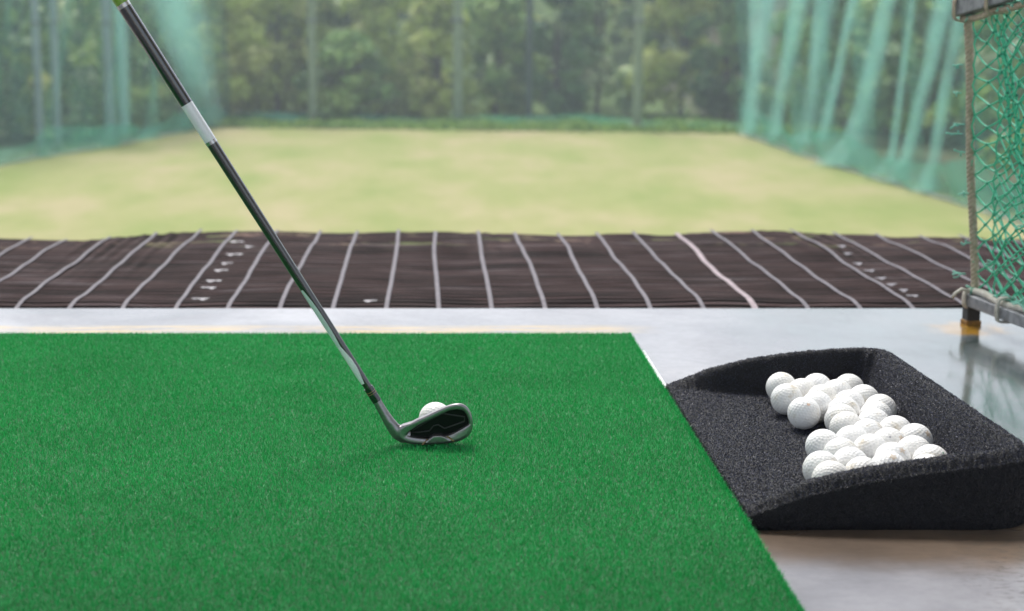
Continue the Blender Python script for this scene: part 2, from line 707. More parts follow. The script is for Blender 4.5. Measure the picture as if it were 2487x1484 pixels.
# balls in the tray: tops measured in the photograph (x, y), settled so that none overlap
TB = [
    (335, 115, 'white ball at the far left end of the tray pile, touching nothing on its left'),
    (425, 240, 'second ball from the left end of the pile, behind the frontmost loose ball'),
    (640, 372, 'fully visible ball with an orange fleck, loose at the front of the far cluster'),
    (722, 142, 'ball against the far tray wall, second from the far left end'),
    (645, 200, 'ball in the middle of the far cluster with brown dirt below it'),
    (1080, 153, 'dirty ball against the far tray wall, rightmost of the far row'),
    (985, 220, 'clean ball just in front of the rightmost ball of the far row'),
    (868, 262, 'ball wedged between the far cluster and the far right pair'),
    (1250, 250, 'ball at the top of the right hand row, beside the far corner slope'),
    (830, 340, 'ball tucked behind and right of the loose ball with the orange fleck'),
    (1105, 335, 'ball between the two rows just below the far right pair'),
    (1345, 388, 'second ball of the row along the right tray wall, counted from the far end'),
    (1410, 465, 'third ball of the row along the right tray wall, from the far end'),
    (1480, 545, 'fourth ball of the row along the right tray wall, from the far end'),
    (1560, 612, 'fifth ball of the row along the right tray wall, from the far end'),
    (1700, 692, 'brown stained ball against the right tray wall, sixth from the far end'),
    (1020, 412, 'first of the four nested balls in the narrow middle row of the pile'),
    (1090, 492, 'second of the four nested balls in the narrow middle row of the pile'),
    (1160, 562, 'bluish third ball of the four nested balls in the narrow middle row'),
    (1270, 655, 'fourth and nearest of the nested balls in the narrow middle row'),
    (1215, 742, 'clean ball just above right of the ball at the notch of the pile'),
    (910, 788, 'ball sticking out to the left at the notch in the middle of the pile'),
    (1650, 788, 'ball with a small grey ring mark, in front of the brown stained ball'),
    (1360, 840, 'ball in the centre of the near cluster, left of the ring marked ball'),
    (1125, 892, 'ball with green specks in the middle of the near cluster'),
    (1870, 862, 'second nearest ball against the right tray wall'),
    (1590, 930, 'ball with a brown smudge, behind the near tray wall rim'),
    (2020, 938, 'nearest ball against the right tray wall, rightmost of the pile'),
    (1125, 1000, 'ball nestled right of the leftmost near ball'),
    (880, 1033, 'leftmost ball of the near cluster, large and clean'),
    (1500, 1015, 'ball with a tan patch, cut by the near tray rim'),
    (905, 1145, 'nearest ball of all, half hidden by the near tray rim'),
    (1300, 1105, 'low ball peeping over the near tray rim, between its neighbours'),
    (1940, 1068, 'sliver of a ball showing over the near rim below the rightmost ball'),
]


def spot(ball, dx, dz, rad, material, name):
    """an irregular stain lying on the cover of one ball"""
    d = Vector((dx, -1, dz)).normalized()
    a = d.orthogonal().normalized()
    c_ = d.cross(a)
    vs = [d * (BR + 0.00010)]
    n = 16
    for q in (0.5, 1.0):
        for k in range(n):
            rr_ = rad * q * (1 + 0.35 * math.sin(k * 1.9 + dx * 9) + 0.2 * math.sin(k * 4.3))
            vs.append((d * BR + (a * math.cos(k / n * 6.2832) + c_ * math.sin(k / n * 6.2832)) * rr_).normalized() * (BR + (0.0001 if q < 1 else 0.00002)))
    fs = [(0, 1 + k, 1 + (k + 1) % n) for k in range(n)] + [(1 + k, 1 + n + k, 1 + n + (k + 1) % n, 1 + (k + 1) % n) for k in range(n)]
    me = bpy.data.meshes.new(name)
    me.from_pydata([tuple(v) for v in vs], [], fs)
    o = link(name, me, None, material, True)
    bpy.context.view_layer.update()
    o.parent = ball
    o.matrix_parent_inverse = Matrix.LocRotScale(None, ball.rotation_euler, None).inverted()


st_o = simple('orange_stain', (0.80, 0.52, 0.36), 0.4, c2=(0.86, 0.72, 0.60), nscale=400)
st_b = simple('brown_stain', (0.60, 0.47, 0.36), 0.4, c2=(0.78, 0.70, 0.60), nscale=400)
st_g = simple('green_speck', (0.25, 0.50, 0.33), 0.4, nscale=400)
st_k = simple('grey_print', (0.42, 0.42, 0.46), 0.4, nscale=400)
MARKS = {'loose at the front of the far cluster': (0.15, 1.0, 0.0022, st_o, 'stain'), 'brown stained ball': (0.9, 0.9, 0.0042, st_b, 'stain'), 'with a brown smudge': (0.6, 1.2, 0.0036, st_b, 'stain'),
         'with a tan patch': (0.2, 1.6, 0.0040, st_b, 'stain'), 'with green specks': (0.75, 0.8, 0.0012, st_g, 'speck'), 'small grey ring mark': (-0.2, 0.9, 0.0014, st_k, 'print_mark'), 'rightmost of the pile': (0.9, 1.3, 0.0012, st_g, 'speck')}
pos = []
for (x, y, l) in TB:
    px, py = (1950 + x / 4.522) * RW / 2651, (940 + y / 4.522) * RW / 2651
    p = G(px, py, ZF + 2 * BR)
    pos.append([p.x, p.y])
pos = np.array(pos)
orig = pos.copy()
DD = 2 * BR + 0.0004
XR = TX1 - 0.0665
for it in range(1500):
    d = pos[:, None] - pos[None]
    L = np.sqrt((d ** 2).sum(-1)) + np.eye(len(pos))
    ov = np.clip(DD - L, 0, None) * (1 - np.eye(len(pos)))
    pos += 0.45 * (d / L[..., None] * ov[..., None]).sum(1)
    if it < 700:
        pos += 0.02 * (orig - pos)
        pos[:, 0] = np.maximum(pos[:, 0], orig[:, 0] - 0.007)
    pos[:, 1] = np.clip(pos[:, 1], TY0 + 0.059, TY1 - 0.059)
    pos[:, 0] = np.minimum(pos[:, 0], XR)
print('ball shift mm', np.round(np.linalg.norm(pos - orig, axis=1) * 1000, 1))
for (p, (x, y, l)) in zip(pos, TB):
    o = bproto.copy()
    o.location = (p[0], p[1], float(tray_z(np.array(p[0]), np.array(p[1]))) + BR + 0.0008)
    o.rotation_euler = (random.uniform(0, 6), random.uniform(0, 6), random.uniform(0, 6))
    tag(o, l, 'golf ball', 'golf balls piled in the black tray')
    col.objects.link(o)
    for key, (dx, dz, rad, mc, nm) in MARKS.items():
        if key in l:
            spot(o, dx, dz, rad, mc, nm)

# ------------------------------------------------------------------ golf club
club = empty('golf_club', (0.0, 2.05, MATZ))
tag(club, 'steel headed golf iron with dark shaft resting on the green turf', 'golf club')
YB = 2.060            # back plane of the head


def HZ(x, y, yy=YB):                # a point given in the close-up of the head
    return V((900 + x / 5.935) * RW / 2651, (950 + y / 5.935) * RW / 2651, yy)


OUT = [(900, 868), (935, 857), (1060, 785), (1200, 720), (1350, 650), (1480, 592), (1600, 548), (1700, 532), (1780, 545), (1850, 600), (1900, 690),
       (1925, 780), (1927, 870), (1912, 960), (1872, 1030), (1790, 1088), (1690, 1125), (1560, 1152), (1350, 1168), (1150, 1168), (980, 1160),
       (860, 1135), (780, 1080), (740, 1000), (760, 920), (820, 865)]
CAV = [(895, 1025), (925, 985), (960, 950), (1080, 870), (1250, 790), (1430, 703), (1560, 640), (1680, 618), (1780, 640), (1830, 700), (1860, 780),
       (1868, 850), (1740, 930), (1600, 1003), (1500, 1032), (1430, 1012), (1310, 1017), (1240, 1075), (1100, 1065), (990, 1050)]


def resample(poly, n=120):
    pts = np.array(poly, float)
    pts = np.vstack([pts, pts[:1]])
    c = np.array([1400.0, 900.0])
    # dense samples then by angle
    out = []
    dense = []
    for a, b_ in zip(pts[:-1], pts[1:]):
        for t in np.linspace(0, 1, 40, endpoint=False):
            dense.append(a * (1 - t) + b_ * t)
    dense = np.array(dense)
    ang = np.arctan2(dense[:, 1] - c[1], dense[:, 0] - c[0])
    rad = np.linalg.norm(dense - c, axis=1)
    order = np.argsort(ang)
    ang, rad = ang[order], rad[order]
    ta = np.linspace(-np.pi, np.pi, n, endpoint=False)
    rr = np.interp(ta, np.r_[ang - 2 * np.pi, ang, ang + 2 * np.pi], np.r_[rad, rad, rad])
    return ta, rr


ta, ro = resample(OUT)
_, rc = resample(CAV)
ro2 = ro.copy()
for _i in range(2):
    ro2 = (np.roll(ro2, 1) + 2 * ro2 + np.roll(ro2, -1)) / 4
ro = ro2
cen_h = np.array([1400.0, 900.0])
zlo, zhi = HZ(1400, 1168).z, HZ(1700, 532).z


def thick(z):
    t = max(0, min(1, (z - zlo) / (zhi - zlo)))
    return 0.019 * (1 - t) + 0.0065 * t


def hv(r, k, depth, frac=False):
    """ring of points: radius r(px) along ta, depth in metres (or share of the thickness)"""
    out = []
    for a, rad in zip(ta, r):
        p = HZ(cen_h[0] + rad * math.cos(a), cen_h[1] + rad * math.sin(a))
        out.append(Vector((p.x, YB + (depth * thick(p.z) if frac else depth), p.z)))
    return out


rings = [hv(ro - 14, 0, 1.0, True), hv(ro - 2, 0, 0.93, True), hv(ro, 0, 0.5, True), hv(ro - 2, 0, 0.22, True), hv(ro - 10, 0, 0.07, True),
         hv(ro * 0.75 + rc * 0.25 - 8, 0, 0.0, True), hv(ro * 0.35 + rc * 0.65, 0, 0.02, True), hv(rc + 8, 0, 0.06, True), hv(rc - 2, 0, 0.16, True), hv(rc - 6, 0, 0.62, True)]
bm = bmesh.new()
rv = [[bm.verts.new(p) for p in r] for r in rings]
nn = len(ta)
for a, b_ in zip(rv[:-1], rv[1:]):
    for i in range(nn):
        j = (i + 1) % nn
        bm.faces.new((a[i], a[j], b_[j], b_[i]))
bm.faces.new(rv[0][::-1])
bm.faces.new(rv[-1])
# hosel, bending into the heel
hp = [(445, 482, 65.5), (490, 560, 68), (540, 645, 72), (590, 728, 78), (645, 815, 86), (705, 900, 98), (775, 975, 118), (860, 1020, 118), (960, 1040, 90)]
hpts = []
for x, y, r in hp:
    yy = YB + 0.0075
    p = HZ(x, y, yy)
    hpts.append((p, r / 5.935 * 0.938 / 1920))
seg = 28
prev = None
side = Vector((0, 1, 0))
for i, (p, r) in enumerate(hpts):
    a = hpts[max(i - 1, 0)][0]
    b_ = hpts[min(i + 1, len(hpts) - 1)][0]
    d = (b_ - a).normalized()
    s = (side - d * side.dot(d)).normalized()
    ww = d.cross(s)
    fy = 1.0 if i < 5 else (0.85 if i == 5 else 0.72 if i == 6 else 0.66)
    cur = [bm.verts.new(p + (s * math.cos(2 * math.pi * k / seg) * fy + ww * math.sin(2 * math.pi * k / seg)) * r) for k in range(seg)]
    if prev:
        for k in range(seg):
            bm.faces.new((prev[k], prev[(k + 1) % seg], cur[(k + 1) % seg], cur[k]))
    else:
        bm.faces.new(cur[::-1])
    prev = cur
bm.faces.new(prev)
prev = None
for i, (x, y, r) in enumerate([(690, 850, 40), (742, 900, 64), (805, 930, 66), (885, 930, 50), (960, 895, 42), (1040, 860, 30)]):
    p = HZ(x, y, YB + 0.0055)
    r = r / 5.935 * 0.938 / 1920
    a = Vector((1, 0, -0.9 + 0.25 * i)).normalized()
    ww = a.cross(Vector((0, 1, 0)))
    cur = [bm.verts.new(p + (Vector((0, 1, 0)) * math.cos(2 * math.pi * k / seg) * 0.7 + ww * math.sin(2 * math.pi * k / seg)) * r) for k in range(seg)]
    if prev:
        for k in range(seg):
            bm.faces.new((prev[k], prev[(k + 1) % seg], cur[(k + 1) % seg], cur[k]))
    else:
        bm.faces.new(cur[::-1])
    prev = cur
bm.faces.new(prev)
# raised muscle plate in the middle of the sole
ms = [(1222, 1085), (1310, 1022), (1440, 1016), (1512, 1042), (1600, 1105), (1560, 1135), (1350, 1150), (1180, 1150)]
bk = [bm.verts.new((HZ(x, y).x, YB + 0.008, HZ(x, y).z)) for x, y in ms]
fr = [bm.verts.new((HZ(x, y).x, YB - 0.0006, HZ(x, y).z)) for x, y in [(x + (1400 - x) * .12, y + (1085 - y) * .12) for x, y in ms]]
for i in range(len(ms)):
    j = (i + 1) % len(ms)
    bm.faces.new((bk[i], bk[j], fr[j], fr[i]))
bm.faces.new(fr)
bm.faces.new(bk[::-1])
bmesh.ops.recalc_face_normals(bm, faces=bm.faces)
me = bpy.data.meshes.new('head')
bm.to_mesh(me)
bm.free()
tmp = bpy.data.objects.new('tmp', me)
col.objects.link(tmp)
rm = tmp.modifiers.new('r', 'REMESH')
rm.mode = 'VOXEL'
rm.voxel_size = 0.00055
rm.use_smooth_shade = True
sm_ = tmp.modifiers.new('s', 'SMOOTH')
sm_.iterations = 12
sm_.factor = 0.5
dg = bpy.context.evaluated_depsgraph_get()
me2 = bpy.data.meshes.new_from_object(tmp.evaluated_get(dg))
bpy.data.objects.remove(tmp)
me2.name = 'head'
me2.materials.clear()
m, nt, b = mat('brushed_steel')
mp = coords(nt, (300, 300, 300))
n = noise(nt, mp, 1.0, 3)
setcol(nt, b, ramp(nt, n, 'Fac', [(0.3, (0.24, 0.23, 0.235)), (0.7, (0.31, 0.295, 0.30))]))
b.inputs['Metallic'].default_value = 0.85
b.inputs['Roughness'].default_value = 0.28
bump(nt, b, n, 'Fac', 0.05, 0.0003)
STEEL = m
head = link('head', me2, None, STEEL, True)
under(head, club)
# black insert in the cavity
ins_m = simple('black_insert', (0.004, 0.004, 0.0045), 0.45, nscale=200, spec=0.2)
bm = bmesh.new()
r1_ = [bm.verts.new(p) for p in hv(rc - 1, 0, 0.50, True)]
r2_ = [bm.verts.new(p) for p in hv(rc - 10, 0, 0.40, True)]
for i in range(nn):
    j = (i + 1) % nn
    bm.faces.new((r1_[i], r1_[j], r2_[j], r2_[i]))
bm.faces.new(r2_)
bm.faces.new(r1_[::-1])
bmesh.ops.recalc_face_normals(bm, faces=bm.faces)
me = bpy.data.meshes.new('cavity_insert')
bm.to_mesh(me)
bm.free()
ci = under(link('cavity_insert', me, None, ins_m), club)
rp = [(985, 990), (1120, 985), (1255, 965), (1320, 885), (1390, 868), (1490, 925), (1650, 870), (1795, 815), (1800, 745), (1640, 720), (1460, 690), (1250, 800), (1080, 900), (985, 960)]
rid = MB()
pts = []
for x, y in rp + rp[:1]:
    p = HZ(x, y)
    pts.append(Vector((p.x, YB + 0.40 * thick(p.z) - 0.0002, p.z)))
rid.tube(pts, 0.0009, 6)
o = under(rid.build('ridge', simple('dark_ridge', (0.03, 0.03, 0.03), 0.35, nscale=200), None, True), club)
gold = simple('gold_paint', (0.32, 0.20, 0.07), 0.4, nscale=200)
for q4 in ([(1135, 1158), (1160, 1158), (1232, 1080), (1215, 1078)], [(1515, 1040), (1545, 1030), (1650, 1100), (1620, 1108)]):
    g_ = MB()
    vf = [(HZ(x, y).x, YB - 0.0009 + 0.0012 * (i % 2 == 0), HZ(x, y).z) for i, (x, y) in enumerate(q4)]
    vb = [(a, YB + 0.003, c_) for a, b_, c_ in vf]
    g_.add(vf + vb, [(0, 1, 2, 3), (7, 6, 5, 4), (0, 4, 5, 1), (1, 5, 6, 2), (2, 6, 7, 3), (3, 7, 4, 0)])
    under(g_.build('gold_accent', gold), club)

# shaft: straight, thickening upwards and leaning a little towards the viewer
SA = HZ(445, 482, YB + 0.0075)
SB = V(300.2, 7.1, YB - 0.03)
SD = (SB - SA)
SL = SD.length
SDn = SD.normalized()


def sp(y):                          # the point of the axis whose picture height is y
    lo, hi = -0.5, 2.0
    t = (967.4 - y) / 960.3
    return SA + SD * t


def srad(t):
    return 0.0049 + 0.0030 * t


sx = Vector((0, 1, 0))
sx = (sx - SDn * sx.dot(SDn)).normalized()
sy = SDn.cross(sx)


def sleeve(name, y0, y1, extra, material, a0=0, a1=360, cap=True, endround=False):
    """a sleeve round the shaft between two heights; a0..a1 limits it to a sector"""
    t0, t1 = (967.4 - y0) / 960.3, (967.4 - y1) / 960.3
    nseg = 48 if a1 - a0 >= 360 else 20
    nl = max(2, int(abs(t1 - t0) * 60))
    full = a1 - a0 >= 360
    vs, fs = [], []
    na_ = nseg if full else nseg + 1
    for i in range(nl + 1):
        t = t0 + (t1 - t0) * i / nl
        c_ = SA + SD * t
        ii = i / nl
        e = min(1.0, math.sin(min(ii, 1 - ii) * math.pi * 0.5 * nl / 4) if endround and min(ii, 1 - ii) * nl < 4 else 1.0)
        am = (a0 + a1) / 2
        for k in range(na_):
            an = am + (a0 + (a1 - a0) * k / nseg - am) * (0.35 + 0.65 * e if endround else 1)
            an = math.radians(an)
            rr_ = srad(t) + extra
            vs.append(c_ + (sx * math.cos(an) + sy * math.sin(an)) * rr_)
    for i in range(nl):
        for k in range(nseg):
            k2 = (k + 1) % na_ if full else k + 1
            fs.append((i * na_ + k, i * na_ + k2, (i + 1) * na_ + k2, (i + 1) * na_ + k))
    if full:
        fs.append(tuple(range(nseg))[::-1])
        fs.append(tuple(nl * nseg + k for k in range(nseg)))
    me = bpy.data.meshes.new(name)
    me.from_pydata([tuple(v) for v in vs], [], fs)
    me.update()
    o = link(name, me, None, material, True)
    if not full:
        s_ = o.modifiers.new('s', 'SOLIDIFY')
        s_.thickness = 0.0003
        s_.offset = -1
    mo = o.modifiers.new('e', 'EDGE_SPLIT')
    mo.split_angle = math.radians(50)
    return under(o, club)


def gloss(name, c, rough, metal=0.0, coat=0.0):
    m, nt, b = mat(name)
    mp = coords(nt, (1, 1, 1))
    n = noise(nt, mp, 30, 3)
    setcol(nt, b, ramp(nt, n, 'Fac', [(0.3, tuple(x * 0.88 for x in c)), (0.7, c)]))
    b.inputs['Roughness'].default_value = rough
    b.inputs['Metallic'].default_value = metal
    b.inputs['Coat Weight'].default_value = coat
    b.inputs['Coat Roughness'].default_value = 0.06
    b.inputs['Coat IOR'].default_value = 1.8
    return m


black_sh = gloss('dark_graphite', (0.030, 0.025, 0.024), 0.25, 0.2, 0.8)
gloss_bl = gloss('gloss_black', (0.008, 0.008, 0.009), 0.10, 0.0, 1.0)
white_sh = gloss('pearl_white', (0.93, 0.94, 0.95), 0.3, 0.0, 0.6)
silver = gloss('silver_ring', (0.62, 0.61, 0.60), 0.25, 0.9)
greygreen = gloss('silver_green_label', (0.72, 0.80, 0.79), 0.4, 0.0, 0.3)
green = gloss('lime_green', (0.20, 0.38, 0.02), 0.3, 0.0, 0.4)
sleeve('shaft', 960, -420, 0, black_sh)
sleeve('silver_ring', 331, 323, 0.0003, silver)
sleeve('white_band', 323.5, 236, 0.0003, white_sh)
sleeve('black_band', 236.5, 11, 0.0003, gloss_bl)
sleeve('silver_ring', 11.5, 3, 0.0005, silver)
sleeve('green_band', 3.5, -40, 0.0003, green)
sleeve('grip', -40, -460, 0.0016, simple('grip_rubber', (0.02, 0.02, 0.02), 0.7, nscale=300))
AL = 0
fer = gloss('ferrule_black', (0.006, 0.006, 0.007), 0.2, 0.0, 0.6)
sleeve('ferrule', 969, 934, 0.0011, fer)
sleeve('gold_ring', 944.2, 943.0, 0.00125, gold)
sleeve('gold_ring', 949.2, 948.0, 0.00125, gold)
# viewer's side: the direction from the axis to the camera, then turned to the photo's left
tc_ = (Vector((0, 0, CAMZ)) - SA)
va = math.degrees(math.atan2(tc_.dot(sy), tc_.dot(sx)))
lf = Vector((-1, 0, -0.64))
la = math.degrees(math.atan2(lf.dot(sy), lf.dot(sx)))
dlt = (la - va + 180) % 360 - 180
sgn = 1 if dlt > 0 else -1


def sector(c0, c1):                 # degrees from the viewer's side towards the left
    a, b_ = va + sgn * c0, va + sgn * c1
    return (min(a, b_), max(a, b_))


s0 = sector(2, 100)
sleeve('silver_label', 846, 683, 0.0004, greygreen, s0[0], s0[1], endround=True)
s0 = sector(-32, 115)
sleeve('white_label', 920, 826, 0.0006, white_sh, s0[0], s0[1], endround=True)

club.location.z -= 0.0028            # the sole presses into the pile

# ------------------------------------------------------------------ ribbed ramp with straps
ramp_o = empty('ribbed_matting', (0, RAMP_Y0, -0.03))
tag(ramp_o, 'dark ribbed rubber matting with pale straps across it, beyond the concrete floor', 'ribbed matting')


_rf = [G(a, b_, -0.010) for a, b_ in ((-60, 583), (0, 581), (250, 577), (450, 564), (600, 561), (1040, 562), (1250, 567), (1500, 567), (1700, 565), (1900, 561), (2100, 570), (2300, 575), (2487, 581))]
RFX, RFY = [p.x for p in _rf], [p.y for p in _rf]


def ramp_far(x):
    return np.interp(x, RFX, RFY) + 0.010 * np.sin(x * 23) * np.sin(x * 7 + 1)


NX, NY = 150, 620
xs = np.linspace(-2.2, 2.4, NX)
tt = np.linspace(0, 1, NY)
XX, TT = np.meshgrid(xs, tt, indexing='ij')


def ramp_base(X, Y):
    return -0.021 + 0.012 * smoothstep(0.0, 0.16, Y - RAMP_Y0) + 0.004 * np.exp(-((Y - 4.02 - 0.03 * np.sin(X * 4)) / 0.10) ** 2) + 0.0020 * np.sin(X * 9 + Y * 3) + 0.0012 * np.sin(X * 21 - Y * 11 + 1) + 0.0010 * np.sin(Y * 30 + X * 4)


RY = RAMP_Y0 + 0.002 + TT * (ramp_far(XX) - RAMP_Y0)


def rib_phase(X, Y):
    return (Y + 0.003 * np.sin(X * 11 + Y * 5) + 0.002 * np.sin(X * 31 + Y * 17)) / 0.031 * 2 * np.pi


def ramp_height(X, Y):
    return ramp_base(X, Y) + 0.0110 * np.abs(np.sin(rib_phase(X, Y) / 2)) ** 0.9 - 0.0100


ph = rib_phase(XX, RY)
RZ = ramp_height(XX, RY)
RZ = RZ - 0.02 * smoothstep(0.985, 1.0, TT)
vv_ = np.stack([XX, RY, RZ], -1).reshape(-1, 3)
m, nt, b = mat('ribbed_rubber')
mp = coords(nt, (2.2, 42, 2.2))
n1 = noise(nt, mp, 1.0, 5, 0.65)
r1 = ramp(nt, n1, 'Fac', [(0.3, (0.006, 0.005, 0.005)), (0.45, (0.014, 0.0105, 0.010)), (0.55, (0.026, 0.017, 0.016)), (0.68, (0.044, 0.038, 0.039))])
sep = nt.nodes.new('ShaderNodeSeparateXYZ')
mp0 = coords(nt)
lk(nt, mp0, 'Vector', sep, 'Vector')
fe = mrange(nt, sep, 'Y', 3.98, 4.14)
ln_ = noise(nt, coords(nt, (7, 12, 7)), 1.0, 3, 0.6)
lr = ramp(nt, ln_, 'Fac', [(0.56, (0, 0, 0)), (0.66, (1, 1, 1))])
lm = mathn(nt, 'MULTIPLY', (fe, 0), (lr, 'Color'))
lc = noise(nt, mp0, 3.0, 2)
lcr = ramp(nt, lc, 'Fac', [(0.42, (0.30, 0.20, 0.16)), (0.58, (0.14, 0.17, 0.07))])
lm2 = mathn(nt, 'MULTIPLY', (lm, 0), 0.75)
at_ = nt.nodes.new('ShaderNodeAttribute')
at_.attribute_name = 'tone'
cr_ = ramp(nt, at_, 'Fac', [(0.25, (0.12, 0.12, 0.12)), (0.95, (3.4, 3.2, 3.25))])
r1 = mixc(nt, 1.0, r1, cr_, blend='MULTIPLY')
setcol(nt, b, mixc(nt, lm2, r1, lcr, fo=0))
b.inputs['Roughness'].default_value = 0.8
b.inputs['Specular IOR Level'].default_value = 0.1
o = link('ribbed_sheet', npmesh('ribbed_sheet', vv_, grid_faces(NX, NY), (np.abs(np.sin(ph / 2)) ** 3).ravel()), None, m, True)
under(o, ramp_o)
strap_m = simple('strap_webbing', (0.15, 0.135, 0.15), 0.7, c2=(0.105, 0.093, 0.107), nscale=40)
strap_p = simple('strap_webbing_pink', (0.36, 0.29, 0.30), 0.7, c2=(0.24, 0.19, 0.20), nscale=40)
SP = 0.1017
for k in range(-13, 19):
    x0 = G(1067, 750, 0).x + k * SP
    if not (-1.25 < x0 < 1.75):
        continue
    a1_, a2_, p1, p2 = random.uniform(0.0010, 0.0030), random.uniform(0.0003, 0.0009), random.uniform(0, 6), random.uniform(0, 6)
    drift = random.uniform(-0.006, 0.006)
    wd = 0.0044 if k != 6 else 0.0062
    n_ = 60
    vs, fs = [], []
    y1 = float(ramp_far(np.array(x0))) + random.uniform(-0.02, 0.015)
    for i in range(n_ + 1):
        t = i / n_
        yy = RAMP_Y0 + 0.003 + t * (y1 - RAMP_Y0)
        xx = x0 + drift * t + a1_ * math.sin(p1 + t * 5.5) + a2_ * math.sin(p2 + t * 11) - a1_ * math.sin(p1)
        zz = float(ramp_base(np.array(xx), np.array(yy))) + 0.0022
        if i == 0:
            zz += 0.002
        for s_, h_ in ((-wd, 0), (-wd * .8, 0.0009), (wd * .8, 0.0009), (wd, 0)):
            vs.append((xx + s_, yy, zz + h_))
    for i in range(n_):
        for j in range(3):
            fs.append((i * 4 + j, i * 4 + j + 1, i * 4 + j + 5, i * 4 + j + 4))
        fs.append((i * 4 + 3, i * 4, i * 4 + 4, i * 4 + 7))
    me = bpy.data.meshes.new('strap')
    me.from_pydata(vs, [], fs)
    me.update()
    o = link('strap', me, None, strap_p if k == 6 else strap_m, False, 'brighter pinkish strap' if k == 6 else None)
    under(o, ramp_o)
# chalky worn patches on the tops of the ribs, in two tapering columns
pm = simple('chalky_patch', (0.36, 0.34, 0.37), 0.5, c2=(0.20, 0.19, 0.21), nscale=120)


def patch(x, y, wpx):
    p = G(x, y, -0.02)
    p2 = G(x + wpx, y, -0.02)
    kk = round((p.y) / 0.031 - 0.5) + 0.5
    yy = kk * 0.031
    hw = (p2.x - p.x) / 2
    gx = np.linspace(p.x - hw * 1.1, p.x + hw * 1.1, 13)
    gy = np.linspace(-0.5, 0.5, 7)
    A_x, A_y = np.meshgrid(gx, gy, indexing='ij')
    kk = round(float(rib_phase(p.x, p.y)) / (2 * np.pi) - 0.5) + 0.5
    cy = np.full(A_x.shape, p.y)
    for _q in range(12):             # the crest line of the nearest rib
        cy = cy - (rib_phase(A_x, cy) / (2 * np.pi) - kk) * 0.031 * 0.8
    wv = 0.017 * (0.75 + 0.30 * np.sin(A_x * 260 + p.y * 50)) * np.sqrt(np.clip(1.05 - ((A_x - p.x) / (hw * 1.1)) ** 2, 0.05, 1))
    A_y = cy + A_y * wv
    A_z = ramp_height(A_x, A_y) + 0.0006
    under(link('chalky_patch', npmesh('chalky_patch', np.stack([A_x, A_y, A_z], -1).reshape(-1, 3), grid_faces(13, 7)), None, pm, True), ramp_o)


for (x, y, wpx) in [(575, 601, 34), (605, 616, 22), (570, 632, 40), (553, 651, 26), (537, 673, 32), (520, 694, 36), (508, 711, 34), (490, 733, 40), (900, 744, 30),
                    (2040, 612, 22), (2062, 634, 22), (2083, 652, 22), (2110, 672, 24), (2140, 690, 26), (2164, 706, 26), (2210, 728, 26), (2190, 716, 20)]:
    patch(x, y, wpx)

# ------------------------------------------------------------------ field and slopes
FZ = -6.45


def gh(X, Y):
    z = np.full_like(Y, 0.0)
    prof_y = [-60, 2.9, 3.0, 4.0, 4.55, 5.2, 16, 40, 108, 125, 170, 230, 300]
    prof_z = [-1.2, -1.2, -0.12, -0.11, -0.10, -0.7, FZ, FZ, FZ, FZ + 0.8, 6, 20, 26]
    z = np.interp(Y, prof_y, prof_z)
    return z


ys = np.unique(np.concatenate([np.linspace(-60, 2.8, 6), np.linspace(2.8, 6, 80), np.linspace(6, 20, 30), np.linspace(20, 130, 60), np.linspace(130, 420, 40)]))
xs = np.unique(np.concatenate([np.linspace(-260, -4, 40), np.linspace(-4, 4, 90), np.linspace(4, 260, 40)]))
XX, YY = np.meshgrid(xs, ys, indexing='ij')
ZZ = gh(XX, YY)
lip = (YY > 3.9) & (YY < 4.8)
ZZ = ZZ + np.where(lip, 0.012 * np.sin(XX * 5) + 0.008 * np.sin(XX * 17 + YY * 9), 0)
# wooded banks outside the side nets
ZZ = ZZ + np.where(YY > 20, 0.10 * np.clip(np.abs(XX + 2) - 42, 0, 110), 0)
m, nt, b = mat('range_grass')
mp = coords(nt)
n1 = noise(nt, coords(nt, (0.30, 0.11, 0.1)), 1.0, 5, 0.6)
n2 = noise(nt, coords(nt, (1.2, 0.7, 1)), 1.0, 5, 0.7)
r1 = ramp(nt, n1, 'Fac', [(0.32, (0.24, 0.285, 0.080)), (0.5, (0.315, 0.315, 0.122)), (0.66, (0.395, 0.34, 0.18))])
r2 = ramp(nt, n2, 'Fac', [(0.3, (0.86, 0.9, 0.82)), (0.7, (1, 1, 1))])
g1 = mixc(nt, 1.0, r1, r2, blend='MULTIPLY')
sep = nt.nodes.new('ShaderNodeSeparateXYZ')
lk(nt, mp, 'Vector', sep, 'Vector')
# bare earth lip behind the ramp
e1 = mrange(nt, sep, 'Y', 5.4, 4.7)
g2 = mixc(nt, e1, g1, (0.42, 0.33, 0.25), fo=0)
# forest soil and undergrowth beyond the field
e2 = mrange(nt, sep, 'Y', 101, 106)
g3 = mixc(nt, e2, g2, (0.10, 0.16, 0.045), fo=0)
fld = mrange(nt, sep, 'Y', 18, 22)
ln1 = mathn(nt, 'MULTIPLY_ADD', (sep, 'Y'), 0.0515)
nt.links.new(sep.outputs['X'], ln1.inputs[2])
rgt = mrange(nt, ln1, 0, 22.9, 24.0)
ln2 = mathn(nt, 'MULTIPLY_ADD', (sep, 'Y'), -0.236)
nt.links.new(sep.outputs['X'], ln2.inputs[2])
lft = mrange(nt, ln2, 0, -38.1, -39.5)
om = mathn(nt, 'MAXIMUM', (rgt, 0), (lft, 0))
om = mathn(nt, 'MULTIPLY', (om, 0), (fld, 0))
oc = ramp(nt, noise(nt, coords(nt, (0.25, 0.12, 0.2)), 1.0, 4), 'Fac', [(0.4, (0.055, 0.085, 0.03)), (0.62, (0.10, 0.095, 0.045))])
g3 = mixc(nt, om, g3, oc, fo=0)
setcol(nt, b, g3)
b.inputs['Roughness'].default_value = 0.9
b.inputs['Specular IOR Level'].default_value = 0.15
